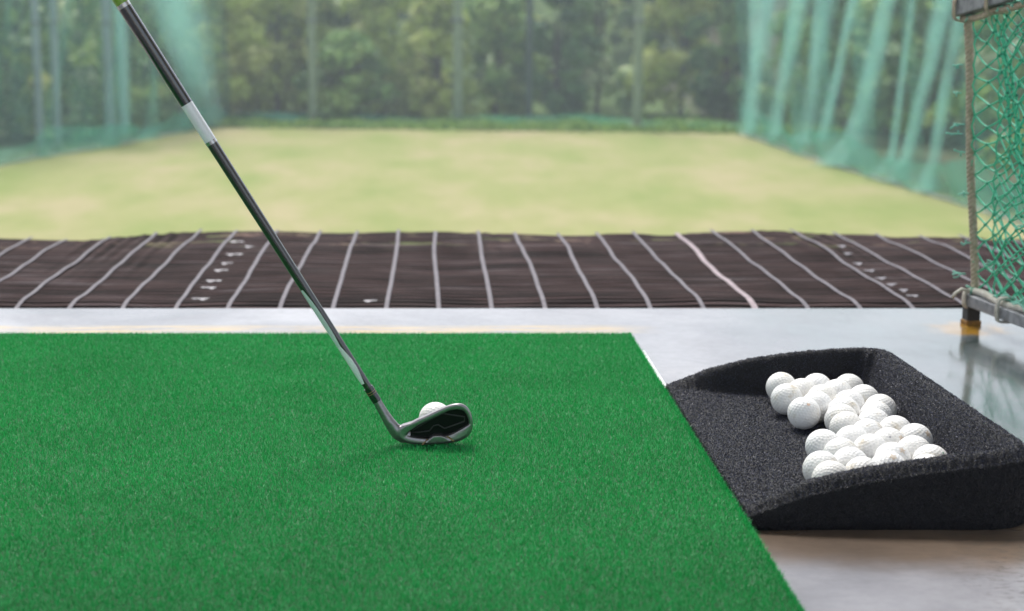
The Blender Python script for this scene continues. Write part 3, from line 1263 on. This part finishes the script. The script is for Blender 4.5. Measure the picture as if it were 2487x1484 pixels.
o = link('ground', npmesh('ground', np.stack([XX, YY, ZZ], -1).reshape(-1, 3), grid_faces(len(xs), len(ys))), None, m, True)
tag(o, kind='structure')


# ------------------------------------------------------------------ netting round the range
def net_mat(name, c, alpha0, alpha1, stretch):
    m, nt, b = mat(name)
    b.inputs['Base Color'].default_value = (*c, 1)
    b.inputs['Roughness'].default_value = 0.6
    tr = nt.nodes.new('ShaderNodeBsdfTransparent')
    tl = nt.nodes.new('ShaderNodeBsdfTranslucent')
    tl.inputs['Color'].default_value = (*c, 1)
    m1 = nt.nodes.new('ShaderNodeMixShader')
    m1.inputs[0].default_value = 0.45
    lk(nt, b, 'BSDF', m1, 1)
    lk(nt, tl, 'BSDF', m1, 2)
    n = noise(nt, coords(nt, stretch), 1.0, 4, 0.6)
    r = nt.nodes.new('ShaderNodeMapRange')
    r.inputs['From Min'].default_value = 0.35
    r.inputs['From Max'].default_value = 0.65
    r.inputs['To Min'].default_value = alpha0
    r.inputs['To Max'].default_value = alpha1
    lk(nt, n, 'Fac', r, 'Value')
    m2 = nt.nodes.new('ShaderNodeMixShader')
    lk(nt, r, 0, m2, 0)
    lk(nt, tr, 'BSDF', m2, 1)
    lk(nt, m1, 'Shader', m2, 2)
    lk(nt, m2, 'Shader', nt.nodes['Material Output'], 'Surface')
    return m


TEAL = (0.16, 0.50, 0.40)
net_m = net_mat('netting', (0.20, 0.62, 0.50), 0.05, 0.17, (0.5, 0.5, 0.03))
fold_m = net_mat('netting_fold', (0.42, 0.80, 0.72), 0.08, 0.20, (1.2, 1.2, 0.05))
hem_m = net_mat('netting_hem', (0.12, 0.62, 0.42), 0.30, 0.50, (0.1, 0.1, 0.3))
far_m = net_mat('netting_far', TEAL, 0.01, 0.04, (0.3, 0.3, 0.03))
TOPZ = 7.5


grope_m = simple('pale_ground_rope', (0.42, 0.46, 0.46), 0.8, nscale=1)


def net(name, label, px, material, flare):
    """a hanging net along a ground line given by picture points"""
    gp = [G(x, y, FZ) for x, y in px]
    e = empty(name, gp[0])
    tag(e, label, 'netting', 'green safety netting round the range')
    # arc-length samples
    pl = []
    for a, b_ in zip(gp[:-1], gp[1:]):
        n = max(2, int((b_ - a).length / 0.35))
        for i in range(n):
            pl.append(a.lerp(b_, i / n))
    pl.append(gp[-1])
    nz = 40
    vs = []
    for i, p in enumerate(pl):
        for j in range(nz):
            t = j / (nz - 1)
            z = FZ + 0.05 + t * (TOPZ - FZ)
            amp = 0.25 + 0.35 * (1 - t)
            q = p + Vector((math.sin(i * 0.9 + 2 * t) * amp * 0.5 + math.sin(i * 0.37 + 5 * t) * amp, math.sin(i * 0.53) * amp * 0.4, 0))
            vs.append((q.x, q.y, z))
    o = link('net_sheet', npmesh('net_sheet', vs, grid_faces(len(pl), nz)), None, material, True)
    under(o, e)
    # slack hem gathered on the ground
    vs = []
    nh = 7
    for i, p in enumerate(pl):
        nxt = pl[min(i + 1, len(pl) - 1)] - pl[max(i - 1, 0)]
        nrm_ = Vector((-nxt.y, nxt.x, 0)).normalized()
        hgt = flare * (0.75 + 0.22 * math.sin(i * 0.13) + 0.10 * math.sin(i * 0.31))
        for j in range(nh):
            t = j / (nh - 1)
            q = p + nrm_ * (0.5 * math.sin(t * 3.0 + i * 0.4) + 0.25) * 0.6
            vs.append((q.x, q.y, FZ + 0.06 + t * hgt))
    o = link('hem', npmesh('hem', vs, grid_faces(len(pl), nh)), None, hem_m, True)
    under(o, e)
    gr = MB()
    gr.tube([(p.x, p.y, FZ + 0.06 + 0.02 * math.sin(i)) for i, p in enumerate(pl)], 0.05, 6)
    under(gr.build('ground_rope', grope_m, None, True), e)
    return e, gp


def fold(e, P, n, pts):
    """a gathered fold of the net: picture points (x, y, width) from bottom to top, on the plane P, n"""
    mb = MB()
    cs, rs = [], []
    for x, y, wd in pts:
        c_ = HP(x, y, P, n)
        c2_ = HP(x + wd / 2, y, P, n)
        dd = (Vector((0, 0, CAMZ)) - c_).length
        cs.append(c_)
        rs.append(wd / 2 / F * dd)
    # extend upwards to the top of the net
    up = cs[-1] - cs[-2]
    if up.z > 0 and cs[-1].z < TOPZ:
        k = (TOPZ - cs[-1].z) / up.z
        cs.append(cs[-1] + up * k)
        rs.append(rs[-1] * 1.1)
    cc_, rr_ = [], []
    for i in range(len(cs) - 1):
        for t in np.linspace(0, 1, 8, endpoint=False):
            cc_.append(cs[i].lerp(cs[i + 1], t))
            rr_.append(rs[i] * (1 - t) + rs[i + 1] * t)
    cc_.append(cs[-1])
    rr_.append(rs[-1])
    cc_[0].z = max(cc_[0].z, FZ + 0.05)
    seg = 20
    vs = []
    shells = (1.15, 0.8, 0.5)
    for i, (c_, r0_) in enumerate(zip(cc_ * 3, rr_ * 3)):
        r = r0_ * shells[i // len(cc_)]
        for k in range(seg):
            a = 2 * math.pi * k / seg
            rw = r * (1 + 0.25 * math.sin(a * 5 + i * 0.15) + 0.12 * math.sin(a * 9 + 2))
            vs.append((c_.x + math.cos(a) * rw, c_.y + math.sin(a) * rw * 0.35, c_.z))
    fs = []
    for i in range(3 * len(cc_) - 1):
        if (i + 1) % len(cc_) == 0:
            continue
        for k in range(seg):
            k2 = (k + 1) % seg
            fs.append((i * seg + k, i * seg + k2, (i + 1) * seg + k2, (i + 1) * seg + k))
    me = bpy.data.meshes.new('gathered_fold')
    me.from_pydata(vs, [], fs)
    me.update()
    under(link('gathered_fold', me, None, fold_m, True), e)


S = RW / 2651
rn_e, gp = net('side_netting', 'green side net with bunched diagonal folds, behind the roped net frame',
               [(1790, 322), (1930, 372), (2060, 415), (2200, 457), (2330, 497), (2487, 545), (2700, 612)], net_m, 1.6)
A_, B_ = G(1800, 330, FZ), G(2487, 545, FZ)
dl = (B_ - A_).normalized()
nR = Vector((-dl.y, dl.x, 0))
for ptsf in [
    [(1938, 345, 50), (1955, 180, 40), (1980, 0, 90)],
    [(2003, 355, 36), (2040, 150, 40), (2071, 0, 55)],
    [(2084, 372, 50), (2108, 180, 34), (2135, 0, 60)],
    [(2128, 365, 30), (2170, 180, 28), (2209, 0, 30)],
    [(2170, 440, 150), (2212, 355, 60), (2255, 190, 52), (2297, 0, 52)],
    [(2318, 480, 80), (2345, 410, 36), (2400, 200, 40), (2443, 0, 60)],
    [(2397, 508, 70), (2418, 410, 34), (2450, 220, 36), (2476, 84, 40)],
    [(2290, 450, 60), (2312, 390, 24), (2340, 170, 20)],
]:
    fold(rn_e, A_, nR, [(x * S, y * S, w_ * S * 0.72) for x, y, w_ in ptsf])
ln_e, gp = net('side_netting', 'green side net rising behind the upper part of the club shaft',
               [(535, 303), (400, 330), (270, 357), (120, 380), (0, 402), (-260, 450)], net_m, 1.3)
A_, B_ = G(535, 303, FZ), G(0, 402, FZ)
dl = (B_ - A_).normalized()
nL = Vector((-dl.y, dl.x, 0))
for ptsf in [
    [(532, 328, 66), (492, 160, 84), (450, 0, 108)],
    [(325, 350, 24), (318, 150, 28), (310, 0, 34)],
]:
    fold(ln_e, A_, nL, [(x * S, y * S, w_ * S) for x, y, w_ in ptsf])
fa, fb = G(535, 300, FZ), G(1790, 320, FZ)
fn_e, gp = net('far_netting', 'thin see-through green net hanging between the far poles before the woods',
               [(535, 302), (1000, 303), (1400, 309), (1790, 322)], far_m, 0.7)


# ------------------------------------------------------------------ poles
pole_m = simple('pale_concrete', (0.30, 0.38, 0.25), 0.8, c2=(0.23, 0.30, 0.19), nscale=2, spec=0.1)
pole_b = simple('blue_grey_steel', (0.30, 0.38, 0.41), 0.5, c2=(0.22, 0.29, 0.32), nscale=2)
pole_d = simple('dark_green_steel', (0.06, 0.10, 0.08), 0.5, nscale=2)


def pole(x, y, wpx, material, label, lean=0.0):
    p = G(x, y, FZ)
    r = wpx / 2 / F * p.y
    mb = MB()
    H = 15.0
    e = empty('net_pole', p)
    n = 12
    mb.tube([p + Vector((lean * t * H, 0, -0.3 + t * H)) for t in [i / n for i in range(n + 1)]], [r * (1.06 - 0.22 * i / n) for i in range(n + 1)], 14)
    under(mb.build('shaft', material, None, True), e)
    cb = MB()
    for hz in (6.3,):
        cb.tube([p + Vector((lean * hz, 0, hz)), p + Vector((lean * hz, 0, hz + 0.18))], r * 1.22, 12)
    under(cb.build('clamp', simple('clamp_steel', (0.2, 0.24, 0.24), 0.5), None, True), e)
    ft = MB()
    ft.tube([p + Vector((0, 0, -0.3)), p + Vector((0, 0, 0.25)), p + Vector((0, 0, 0.32))], [r * 1.7, r * 1.6, r * 1.2], 14)
    under(ft.build('footing', pole_m, None, True), e)
    tag(e, label, 'pole', 'poles holding up the range netting')


pole(760, 303, 22, pole_m, 'pale pole nearest the club shaft, left one of the three beyond the field')
pole(1112, 303, 25, pole_m, 'tall pale pole in the middle of the far field edge')
pole(1547, 315, 23, pole_m, 'pale pole at the far field edge, nearest the bunched right hand net')
pole(1284, 300, 18, pole_d, 'thin dark pole against the woods, between two pale poles')
for (x, y, wpx, l) in [(98, 372, 20, 'outermost bluish pole behind the side net left of the club'), (142, 366, 18, 'second bluish pole from the photo edge, behind the side net'),
                       (268, 345, 24, 'thick bluish pole behind the net, just left of the club shaft top'), (303, 338, 20, 'bluish pole closest to the club shaft, behind the side net')]:
    pole(x, y, wpx, pole_b, l)

# ------------------------------------------------------------------ trees
LEAF = {}
for nm, a, b_, c_ in (('dark', (0.049, 0.120, 0.052), (0.124, 0.255, 0.085), (0.300, 0.480, 0.142)),
                      ('mid', (0.081, 0.181, 0.044), (0.231, 0.406, 0.100), (0.517, 0.620, 0.185)),
                      ('yellow', (0.164, 0.239, 0.044), (0.490, 0.601, 0.128), (0.620, 0.620, 0.256)),
                      ('pale', (0.137, 0.239, 0.114), (0.355, 0.539, 0.227), (0.620, 0.620, 0.399))):
    LEAF[nm] = attr_mat('leaves_' + nm, [(0, a), (0.5, b_), (1, c_)], 0.55, 0.3, transl=0.25)
bark = simple('bark', (0.10, 0.085, 0.065), 0.9, c2=(0.05, 0.042, 0.035), nscale=4)


def leaf_cloud(centres, radii, n, size, flat=0.75):
    """n leaf clumps spread near the surfaces of the given lumps"""
    centres = np.array(centres, float)
    radii = np.array(radii, float)
    pk = rng.choice(len(centres), n, p=radii ** 2 / (radii ** 2).sum())
    d = unit(rng.normal(size=(n, 3)))
    rad = radii[pk][:, None] * (rng.uniform(0, 1, (n, 1)) ** 0.45)
    P = centres[pk] + d * rad * np.array([1, 1, flat]) + rng.normal(size=(n, 3)) * 0.08
    s = size * rng.uniform(0.5, 1.5, (n, 1))
    nn_ = unit(d + 0.7 * rng.normal(size=(n, 3)) + np.array([0, 0, 0.5]))
    a = unit(np.cross(nn_, rng.normal(size=(n, 3))))
    b_ = np.cross(nn_, a)
    v = np.stack([P - a * s, P - b_ * s * 0.6, P + a * s, P + b_ * s * 0.6], 1).reshape(-1, 3)
    f = np.arange(4 * n).reshape(-1, 4)
    lump = rng.uniform(0, 1, len(centres))[pk]
    t = np.repeat(np.clip(0.7 * lump + 0.3 * rng.uniform(0, 1, n), 0, 1), 4)
    return v, f, t


def crown_lumps(base, h, r, n, low=0.25):
    cs, rs = [], []
    for i in range(n):
        z = random.uniform(low, 1.0)
        rr = r * (math.sin(min(1, (1.05 - z) * 1.5) * math.pi / 2)) * 1.0
        a = random.uniform(0, 2 * math.pi)
        q = math.sqrt(random.random()) * rr * 0.85
        cs.append((base[0] + math.cos(a) * q, base[1] + math.sin(a) * q, base[2] + z * h))
        rs.append(random.uniform(0.20, 0.36) * r)
    return cs, rs


def tree(x, Y, h, r, kind, label, n=5200, low=0.06):
    X = (x - VX) / F * Y / CO
    z = float(gh(np.array(X), np.array(Y)))
    e = empty('broadleaf_tree', (X, Y, z))
    mb = MB()
    lx, ly = random.uniform(-.5, .5), random.uniform(-.5, .5)
    mb.tube([(X + lx * t, Y + ly * t, z - 0.3 + t * h * 0.8) for t in (0, .1, .3, .6, 1)], [0.18, 0.16, 0.13, 0.09, 0.04], 9)
    cs, rs = crown_lumps((X, Y, z), h, r * 1.25, 40, low)
    for c_ in cs[:9]:
        s0_ = random.uniform(0.25, 0.6)
        a = Vector((X + lx * s0_, Y + ly * s0_, z + h * 0.8 * s0_))
        b_ = Vector(c_)
        mb.tube([a, a.lerp(b_, .5) + Vector((0, 0, 0.3)), b_], [0.10, 0.06, 0.02], 6)
    under(mb.build('trunk', bark, None, True), e)
    v, f, t = leaf_cloud(cs, rs, n, 0.24)
    under(link('crown', npmesh('crown', v, f, t), None, LEAF[kind]), e)
    tag(e, label, 'tree', 'trees at the edge of the woods beyond the range')


for args in [
    (60, 96, 11.5, 3.6, 'pale', 'pale green tree at the photo edge, behind the left net'),
    (210, 98, 10.0, 3.2, 'mid', 'olive tree standing between the two pairs of bluish poles'),
    (395, 106, 9.5, 3.0, 'mid', 'low tree showing through the left net just right of the club shaft'),
    (560, 110, 9.0, 2.8, 'yellow', 'yellowish tree just right of the bright band of the left net'),
    (680, 113, 10.5, 2.9, 'yellow', 'golden green tree immediately left of the pale pole nearest the club'),
    (850, 109, 5.2, 2.7, 'mid', 'low spreading bush-like tree right of the pale pole nearest the club'),
    (940, 114, 10.5, 3.0, 'yellow', 'yellow crowned tree halfway between the first and middle pale poles'),
    (1060, 110, 8.0, 2.3, 'yellow', 'yellow green tree hugging the left side of the middle pale pole'),
    (1200, 113, 8.5, 2.7, 'mid', 'olive tree between the middle pale pole and the thin dark pole'),
    (1350, 111, 9.0, 2.2, 'dark', 'dark round tree just right of the thin dark pole'),
    (1440, 113, 10.0, 2.8, 'pale', 'broad pale green tree left of the pale pole nearest the right net'),
    (1640, 112, 10.5, 2.9, 'yellow', 'yellow topped tree just right of the third pale pole'),
    (1750, 110, 9.5, 2.6, 'dark', 'dark tree at the far corner beside the bunched right net'),
    (1960, 104, 10.0, 3.0, 'mid', 'olive tree seen through the leftmost folds of the right net'),
    (2150, 98, 9.5, 3.0, 'mid', 'rounded tree seen through the middle of the right net'),
    (2300, 92, 8.5, 2.8, 'dark', 'dark tree seen through the right net beside the rope'),
    (2460, 88, 10.0, 3.0, 'pale', 'pale tree seen through the knotted net at the photo edge'),
]:
    tree(*args)

# the woods behind, one mass
cs, rs = [], []
for i in range(150):
    Y = random.uniform(113, 165)
    X = random.uniform(-0.36, 0.46) * Y
    z = float(gh(np.array(X), np.array(Y)))
    a, b_ = crown_lumps((X, Y, z), random.uniform(7.5, 11), random.uniform(2.4, 3.6), 12, 0.12)
    cs += a
    rs += b_
for i in range(120):
    Y = random.uniform(165, 260)
    X = random.uniform(-0.4, 0.5) * Y
    z = float(gh(np.array(X), np.array(Y)))
    a, b_ = crown_lumps((X, Y, z), 8, 4.5, 6, 0.2)
    cs += a
    rs += [q * 1.3 for q in b_]
for s_ in (-1, 1):
    for i in range(60):
        Y = random.uniform(45, 112)
        X = (21.5 + random.uniform(1, 22)) if s_ > 0 else -(15.5 + max(0, 106 - Y) * 0.24 + random.uniform(1, 20))
        z = float(gh(np.array(X), np.array(Y)))
        a, b_ = crown_lumps((X, Y, z), random.uniform(7.5, 11), random.uniform(2.4, 3.6), 9, 0.1)
        cs += a
        rs += b_
v, f, t = leaf_cloud(cs, rs, 150000, 0.42)
wm = attr_mat('leaves_woods', [(0, (0.055, 0.118, 0.051)), (0.45, (0.196, 0.317, 0.095)), (0.8, (0.452, 0.598, 0.158)), (1, (0.620, 0.620, 0.268))], 0.55, 0.3, transl=0.2,
              big=(0.06, (0.6, 0.75, 0.7), (1.1, 1.0, 0.9)))
o = link('woods', npmesh('woods', v, f, t), None, wm)
tag(o, 'dense mixed green woods filling the hillside beyond the range', 'woods', kind='stuff')
# rough green growth along the far edge of the field
n = 26000
xx = rng.uniform(-18, 24, n)
line = np.interp(xx, [-18, -13, 18, 24], [102.5, 103.5, 98, 96])
yy = line + rng.gamma(2.0, 2.2, n)
P = np.stack([xx, yy, FZ + rng.uniform(0, 1, n) ** 1.6 * (0.34 + 0.08 * np.sin(xx * 0.9) + 0.06 * np.sin(xx * 2.3))], 1)
cs = P[:600]
nn_ = unit(rng.normal(size=(n, 3)) + np.array([0, -.3, .6]))
a = unit(np.cross(nn_, rng.normal(size=(n, 3))))
b_ = np.cross(nn_, a)
s = rng.uniform(0.08, 0.26, (n, 1))
v = np.stack([P - a * s, P - b_ * s * .5, P + a * s, P + b_ * s * .5], 1).reshape(-1, 3)
t = np.repeat(rng.uniform(0, 1, n), 4)
um = attr_mat('undergrowth', [(0, (0.10, 0.22, 0.03)), (0.6, (0.22, 0.40, 0.07)), (1, (0.42, 0.55, 0.14))], 0.6, 0.3, transl=0.25)
o = link('undergrowth', npmesh('undergrowth', v, np.arange(4 * n).reshape(-1, 4), t), None, um)
tag(o, 'bright green undergrowth along the far edge of the field', 'undergrowth', kind='stuff')

# ------------------------------------------------------------------ roped net frame on the right
FY = LEG.y
fr_e = empty('roped_net_stand', (LEG.x, FY, 0))
tag(fr_e, 'grey steel stand with roped green knotted net, standing on the wet floor', 'net stand')
steel_m = simple('painted_grey_steel', (0.30, 0.31, 0.33), 0.5, metal=0.1, c2=(0.15, 0.155, 0.165), nscale=60)
dark_st = simple('dark_steel', (0.035, 0.033, 0.032), 0.5, metal=0.3, nscale=80)
D0 = Vector((0.1266, -1, 0)).normalized()
rl0 = V(2338, 728, FY)                       # left end of the bottom rail
ang = math.atan2(D0.x, -D0.y)
RL = 0.95
rot = Matrix.Rotation(ang, 3, 'Z')
rb = MB()
zr = rl0.z
cR = Vector((LEG.x + 0.004, FY, zr)) + D0 * (RL / 2 - 0.013)
rb.box(cR, (0.026, RL, 0.021), rot)
under(bevel(rb.build('bottom_rail', steel_m), 0.002), fr_e)
for k, dd in enumerate((0.0, RL - 0.03)):
    lb = MB()
    c_ = Vector((LEG.x + 0.004, FY, 0)) + D0 * dd
    lb.box((c_.x, c_.y, (zr - 0.0105) / 2), (0.024, 0.024, zr - 0.0105), rot)
    under(bevel(lb.build('leg', dark_st), 0.0015), fr_e)
rl_ft = MB()
rl_ft.box((LEG.x + 0.004, FY, 0.004), (0.0275, 0.0275, 0.008), rot)
under(bevel(rl_ft.build('rusty_foot', simple('rust', (0.30, 0.15, 0.02), 0.6, c2=(0.16, 0.08, 0.02), nscale=90)), 0.001), fr_e)
rt0 = V(2318, 16, FY)
tp = MB()
up = Vector((D0.x, D0.y, 0.126)).normalized()
ct = Vector((rt0.x + 0.014, FY, rt0.z - 0.001)) + up * (RL / 2 - 0.013)
rot2 = rot @ Matrix.Rotation(-math.atan(0.126), 3, 'X')
tp.box(ct, (0.028, RL * 1.0, 0.030), rot2)
under(bevel(tp.build('top_rail', steel_m), 0.002), fr_e)
pp = MB()
pe = Vector((LEG.x + 0.004, FY, 0)) + D0 * (RL - 0.03)
zt = (ct + up * (RL / 2 - 0.03)).z
pp.box((pe.x, pe.y, (zr + zt) / 2), (0.024, 0.024, zt - zr - 0.03), rot)
under(bevel(pp.build('post', steel_m), 0.0015), fr_e)

rope_m = simple('hemp_rope', (0.58, 0.49, 0.37), 0.8, c2=(0.38, 0.31, 0.22), nscale=150, bumpd=0.0006)
wrope_m = simple('white_rope', (0.66, 0.63, 0.56), 0.75, c2=(0.48, 0.45, 0.38), nscale=120, bumpd=0.0006)


def twisted(path, rad, pitch, material, name, parent=fr_e, strands=3):
    mb = MB()
    # resample
    ps = [Vector(p) for p in path]
    L = [0]
    for a, b_ in zip(ps[:-1], ps[1:]):
        L.append(L[-1] + (b_ - a).length)
    n = int(L[-1] / pitch * 10) + 2
    pts = []
    for i in range(n):
        s_ = L[-1] * i / (n - 1)
        k = max(0, min(len(ps) - 2, int(np.searchsorted(L, s_)) - 1))
        t = (s_ - L[k]) / max(1e-9, L[k + 1] - L[k])
        pts.append(ps[k].lerp(ps[k + 1], t))
    d = (pts[1] - pts[0]).normalized()
    s1 = d.orthogonal().normalized()
    for q in range(strands):
        out = []
        sd_ = s1.copy()
        for i, p in enumerate(pts):
            dd = (pts[min(i + 1, n - 1)] - pts[max(i - 1, 0)]).normalized()
            sd_ = (sd_ - dd * sd_.dot(dd)).normalized()
            ww = dd.cross(sd_)
            a = 2 * math.pi * (i / 10 + q / strands)
            out.append(p + (sd_ * math.cos(a) + ww * math.sin(a)) * rad * 0.52)
        mb.tube(out, rad * 0.55, 7)
    return under(mb.build(name, material, None, True), parent)


rp_top = V(2346, 44, FY)
rp_bot = V(2364, 708, FY)
path = []
for i in range(25):
    t = i / 24
    p = rp_top.lerp(rp_bot, t)
    path.append(p + Vector((0.003 * math.sin(t * 7 + 1) + 0.004 * math.sin(t * math.pi), 0, 0)))
twisted(path, 0.0072, 0.024, rope_m, 'rope')
# rope along the two rails
path = []
for i in range(60):
    t = i / 59
    p = Vector((LEG.x + 0.002, FY, zr + 0.0165)) + D0 * (RL - 0.04) * t
    path.append(p + Vector((0.003 * math.sin(t * 40), 0, 0.002 * math.sin(t * 31))))
twisted(path, 0.0062, 0.022, wrope_m, 'rail_rope')
path = []
for i in range(60):
    t = i / 59
    p = Vector((rt0.x + 0.014, FY, rt0.z - 0.022)) + up * (RL - 0.04) * t
    path.append(p + Vector((0, 0, -0.004 * abs(math.sin(t * 22)))))
twisted(path, 0.0055, 0.020, rope_m, 'rail_rope')


def tie(c, rx, rz, r, material, tails=True, rotm=rot):
    mb = MB()
    for off in (-0.003, 0.003):
        pts = []
        for i in range(25):
            a = 2 * math.pi * i / 24
            sx_ = abs(math.cos(a)) ** 0.5 * math.copysign(1, math.cos(a)) * rx
            sz_ = abs(math.sin(a)) ** 0.5 * math.copysign(1, math.sin(a)) * rz
            pts.append(Vector(c) + rotm @ Vector((sx_, off, sz_)))
        mb.tube(pts, r, 6, False)
    if tails:
        mb.blob(Vector(c) + Vector((-rx * .6, -0.004, rz)), 0.006)
        mb.tube([Vector(c) + Vector((-rx * .6, -0.004, rz)), Vector(c) + Vector((-rx - .006, -.006, rz + .004)), Vector(c) + Vector((-rx - .016, -.006, rz - .003)), Vector(c) + Vector((-rx - .022, -.006, rz - .012))],
                [r * 1.2, r * 1.2, r, r * 1.3], 6)
    return under(mb.build('tie', material, None, True), fr_e)


base_r = Vector((LEG.x + 0.004, FY, zr))
tie(base_r + D0 * 0.004 + Vector((0, 0, 0.002)), 0.017, 0.015, 0.0026, wrope_m)
tie(base_r + D0 * 0.135 + Vector((0, 0, 0.005)), 0.018, 0.021, 0.0024, wrope_m, False)
tie(base_r + D0 * 0.40 + Vector((0, 0, 0.005)), 0.018, 0.021, 0.0024, wrope_m, False)
tb = Vector((rt0.x + 0.014, FY, rt0.z - 0.004))
tie(tb + up * 0.006, 0.018, 0.021, 0.0018, rope_m, False)
tie(tb + up * 0.13, 0.018, 0.024, 0.0018, rope_m, False)
tie(tb + up * 0.36, 0.018, 0.024, 0.0018, rope_m, False)

# knotted net
net_g = gloss('green_twine', (0.07, 0.64, 0.37), 0.45)
knot_g = gloss('green_knots', (0.02, 0.26, 0.15), 0.5)
thread_g = gloss('pale_frayed_twine', (0.22, 0.60, 0.46), 0.6)
strands, knots = MB(), MB()
CELL = 0.033


def net_point(i, j, NJ, layer):
    u = i * CELL * (1.0 if layer == 0 else 0.8) + (0.0, 0.06, 0.10)[layer]
    v = j / NJ
    # s: distance along the rail, v: 0 top .. 1 bottom
    uc = float(np.interp(v, [0, .25, .4, .55, .75, 1.0], [0.085, 0.145, 0.17, 0.215, 0.30, 0.34]))
    Aa = float(np.interp(v, [0, .1, .35, .6, .8, 1.0], [0.50, 0.80, 0.88, 0.80, 0.30, 0.50]))
    wdt = 0.100
    s_ = u + Aa * (uc - u) * math.exp(-((u - uc) / wdt) ** 2)
    s_ += 0.004 * math.sin(i * 2.1 + j * 0.7 + layer) * (0.4 if i == 0 else 1) if i > 0 else 0
    if layer == 0:
        rope_x = 0.012 + 0.010 * 0
        s_ = s_ + 0.0
    zt_ = rp_top.z + 0.004 + 0.126 * s_
    zb_ = zr + 0.018
    z = zt_ + (zb_ - zt_) * v + 0.004 * math.sin(i * 1.3 + j * 1.9) + (0.0 if v in (0, 1) else -0.012 * math.sin(v * math.pi) * math.exp(-((u - uc) / wdt) ** 2))
    xr = rp_top.x + (rp_bot.x - rp_top.x) * v
    bell = 0.020 * math.sin(v * math.pi) * math.sin(u * 14 + layer * 2 + v * 2)
    base_ = Vector((xr + 0.006, FY, 0)) + D0 * s_
    nd = Vector((-D0.y, D0.x, 0))
    q = base_ + nd * (bell * min(1, i / 3.0) + 0.008 * layer)
    hj = math.sin(i * 12.9898 + j * 78.233 + layer * 37.7) * 43758.5453
    hj -= math.floor(hj)
    hk = (hj * 17.3) % 1.0
    jt = 0.0 if i == 0 else 1.0
    return Vector((q.x + (hj - 0.5) * 0.004 * jt, q.y, z + (hk - 0.5) * 0.005 * (v < 1)))


def lattice(NI, NJ, layer, rad):
    for j in range(NJ + 1):
        for i in range(NI + 1):
            if (i + j) % 2:
                continue
            p = net_point(i, j, NJ, layer)
            knots.blob(p, (rad * 2.4, rad * 2.0, rad * 2.5))
            for di in (-1, 1):
                i2, j2 = i + di, j + 1
                if 0 <= i2 <= NI and j2 <= NJ:
                    q = net_point(i2, j2, NJ, layer)
                    mid = p.lerp(q, .5) + Vector((0.0015 * di, 0, -0.002 + random.uniform(-.0015, .0015)))
                    strands.tube([p, mid, q], rad, 5, False)
                elif j2 <= NJ and i2 < 0:
                    # laced to the rope
                    q = net_point(0, min(j + 2, NJ), NJ, layer)
                    strands.tube([p, p.lerp(q, .5) + Vector((-0.006, -0.004, 0)), q], rad, 5, False)


lattice(22, 28, 0, 0.0016)
lattice(20, 32, 1, 0.0015)
ns = len(strands.f)
strands.add(knots.v, knots.f)
kn = strands.build('netting', net_g, None, True)
kn.data.materials.append(knot_g)
kn.data.polygons.foreach_set('material_index', [0] * ns + [1] * (len(strands.f) - ns))
under(kn, fr_e)
th = MB()
for (x, y, s_) in [(2316, 157, 1), (2312, 226, 1), (2320, 302, 1), (2315, 325, 1.4), (2322, 370, 1), (2330, 470, .8), (2335, 590, 1), (2322, 665, 1), (2430, 520, 1.4), (2470, 548, 1), (2425, 585, 1.4), (2405, 640, 1.4), (2380, 12, 1.5), (2400, 20, 1.6), (2460, 8, 1.5), (2348, 700, 1.5), (2375, 712, 1.5)]:
    p = V(x + 12, y, FY - 0.01)
    th = MB()
    for q in range(3):
        e_ = p + Vector((random.uniform(-.016, .002) * s_, random.uniform(-.006, .006), random.uniform(-.008, .006) * s_))
        th.tube([p + Vector((0.008, 0, 0)), p, p.lerp(e_, .5) + Vector((0, 0, random.uniform(-.003, .003))), e_], [0.0011, 0.0013, 0.0013, 0.0018], 5)
    under(th.build('frayed_end', thread_g, None, True), fr_e)
th = MB()
# slack twine bunched along the bottom rail
for q in range(44):
    s0_ = random.uniform(0.0, 0.5)
    p = base_r + D0 * s0_ + Vector((random.uniform(-.008, .008), 0, 0.016 + random.uniform(0, .012)))
    e_ = p + D0 * random.uniform(0.02, 0.06) + Vector((random.uniform(-.008, .01), 0, random.uniform(-.010, .012)))
    th = MB()
    th.tube([p, p.lerp(e_, .4) + Vector((0, 0, random.uniform(.002, .008))), e_], 0.0014, 5)
    under(th.build('slack_twine', thread_g, None, True), fr_e)
for q in range(40):
    s0_ = random.uniform(0.0, 0.5)
    p = tb + up * s0_ + Vector((random.uniform(-.012, .008), 0, -0.016 - random.uniform(0, .008)))
    e_ = p + up * random.uniform(-0.04, 0.04) + Vector((random.uniform(-.008, .008), 0, random.uniform(-.012, .010)))
    th = MB()
    th.tube([p, p.lerp(e_, .4) + Vector((0, -.004, random.uniform(-.004, .004))), e_], 0.0014, 5)
    under(th.build('slack_twine', thread_g, None, True), fr_e)

# ------------------------------------------------------------------ damp air
hz = MB()
hz.box((0, 180, 21.5), (560, 520, 59))
m = bpy.data.materials.new('haze_air')
m.use_nodes = True
nt = m.node_tree
nt.nodes.remove(nt.nodes['Principled BSDF'])
pv = nt.nodes.new('ShaderNodeVolumePrincipled')
pv.inputs['Color'].default_value = (0.80, 0.87, 0.92, 1)
pv.inputs['Density'].default_value = 0.0015
pv.inputs['Anisotropy'].default_value = 0.2
nt.links.new(pv.outputs[0], nt.nodes['Material Output'].inputs['Volume'])
o = hz.build('haze', m)
tag(o, kind='stuff')
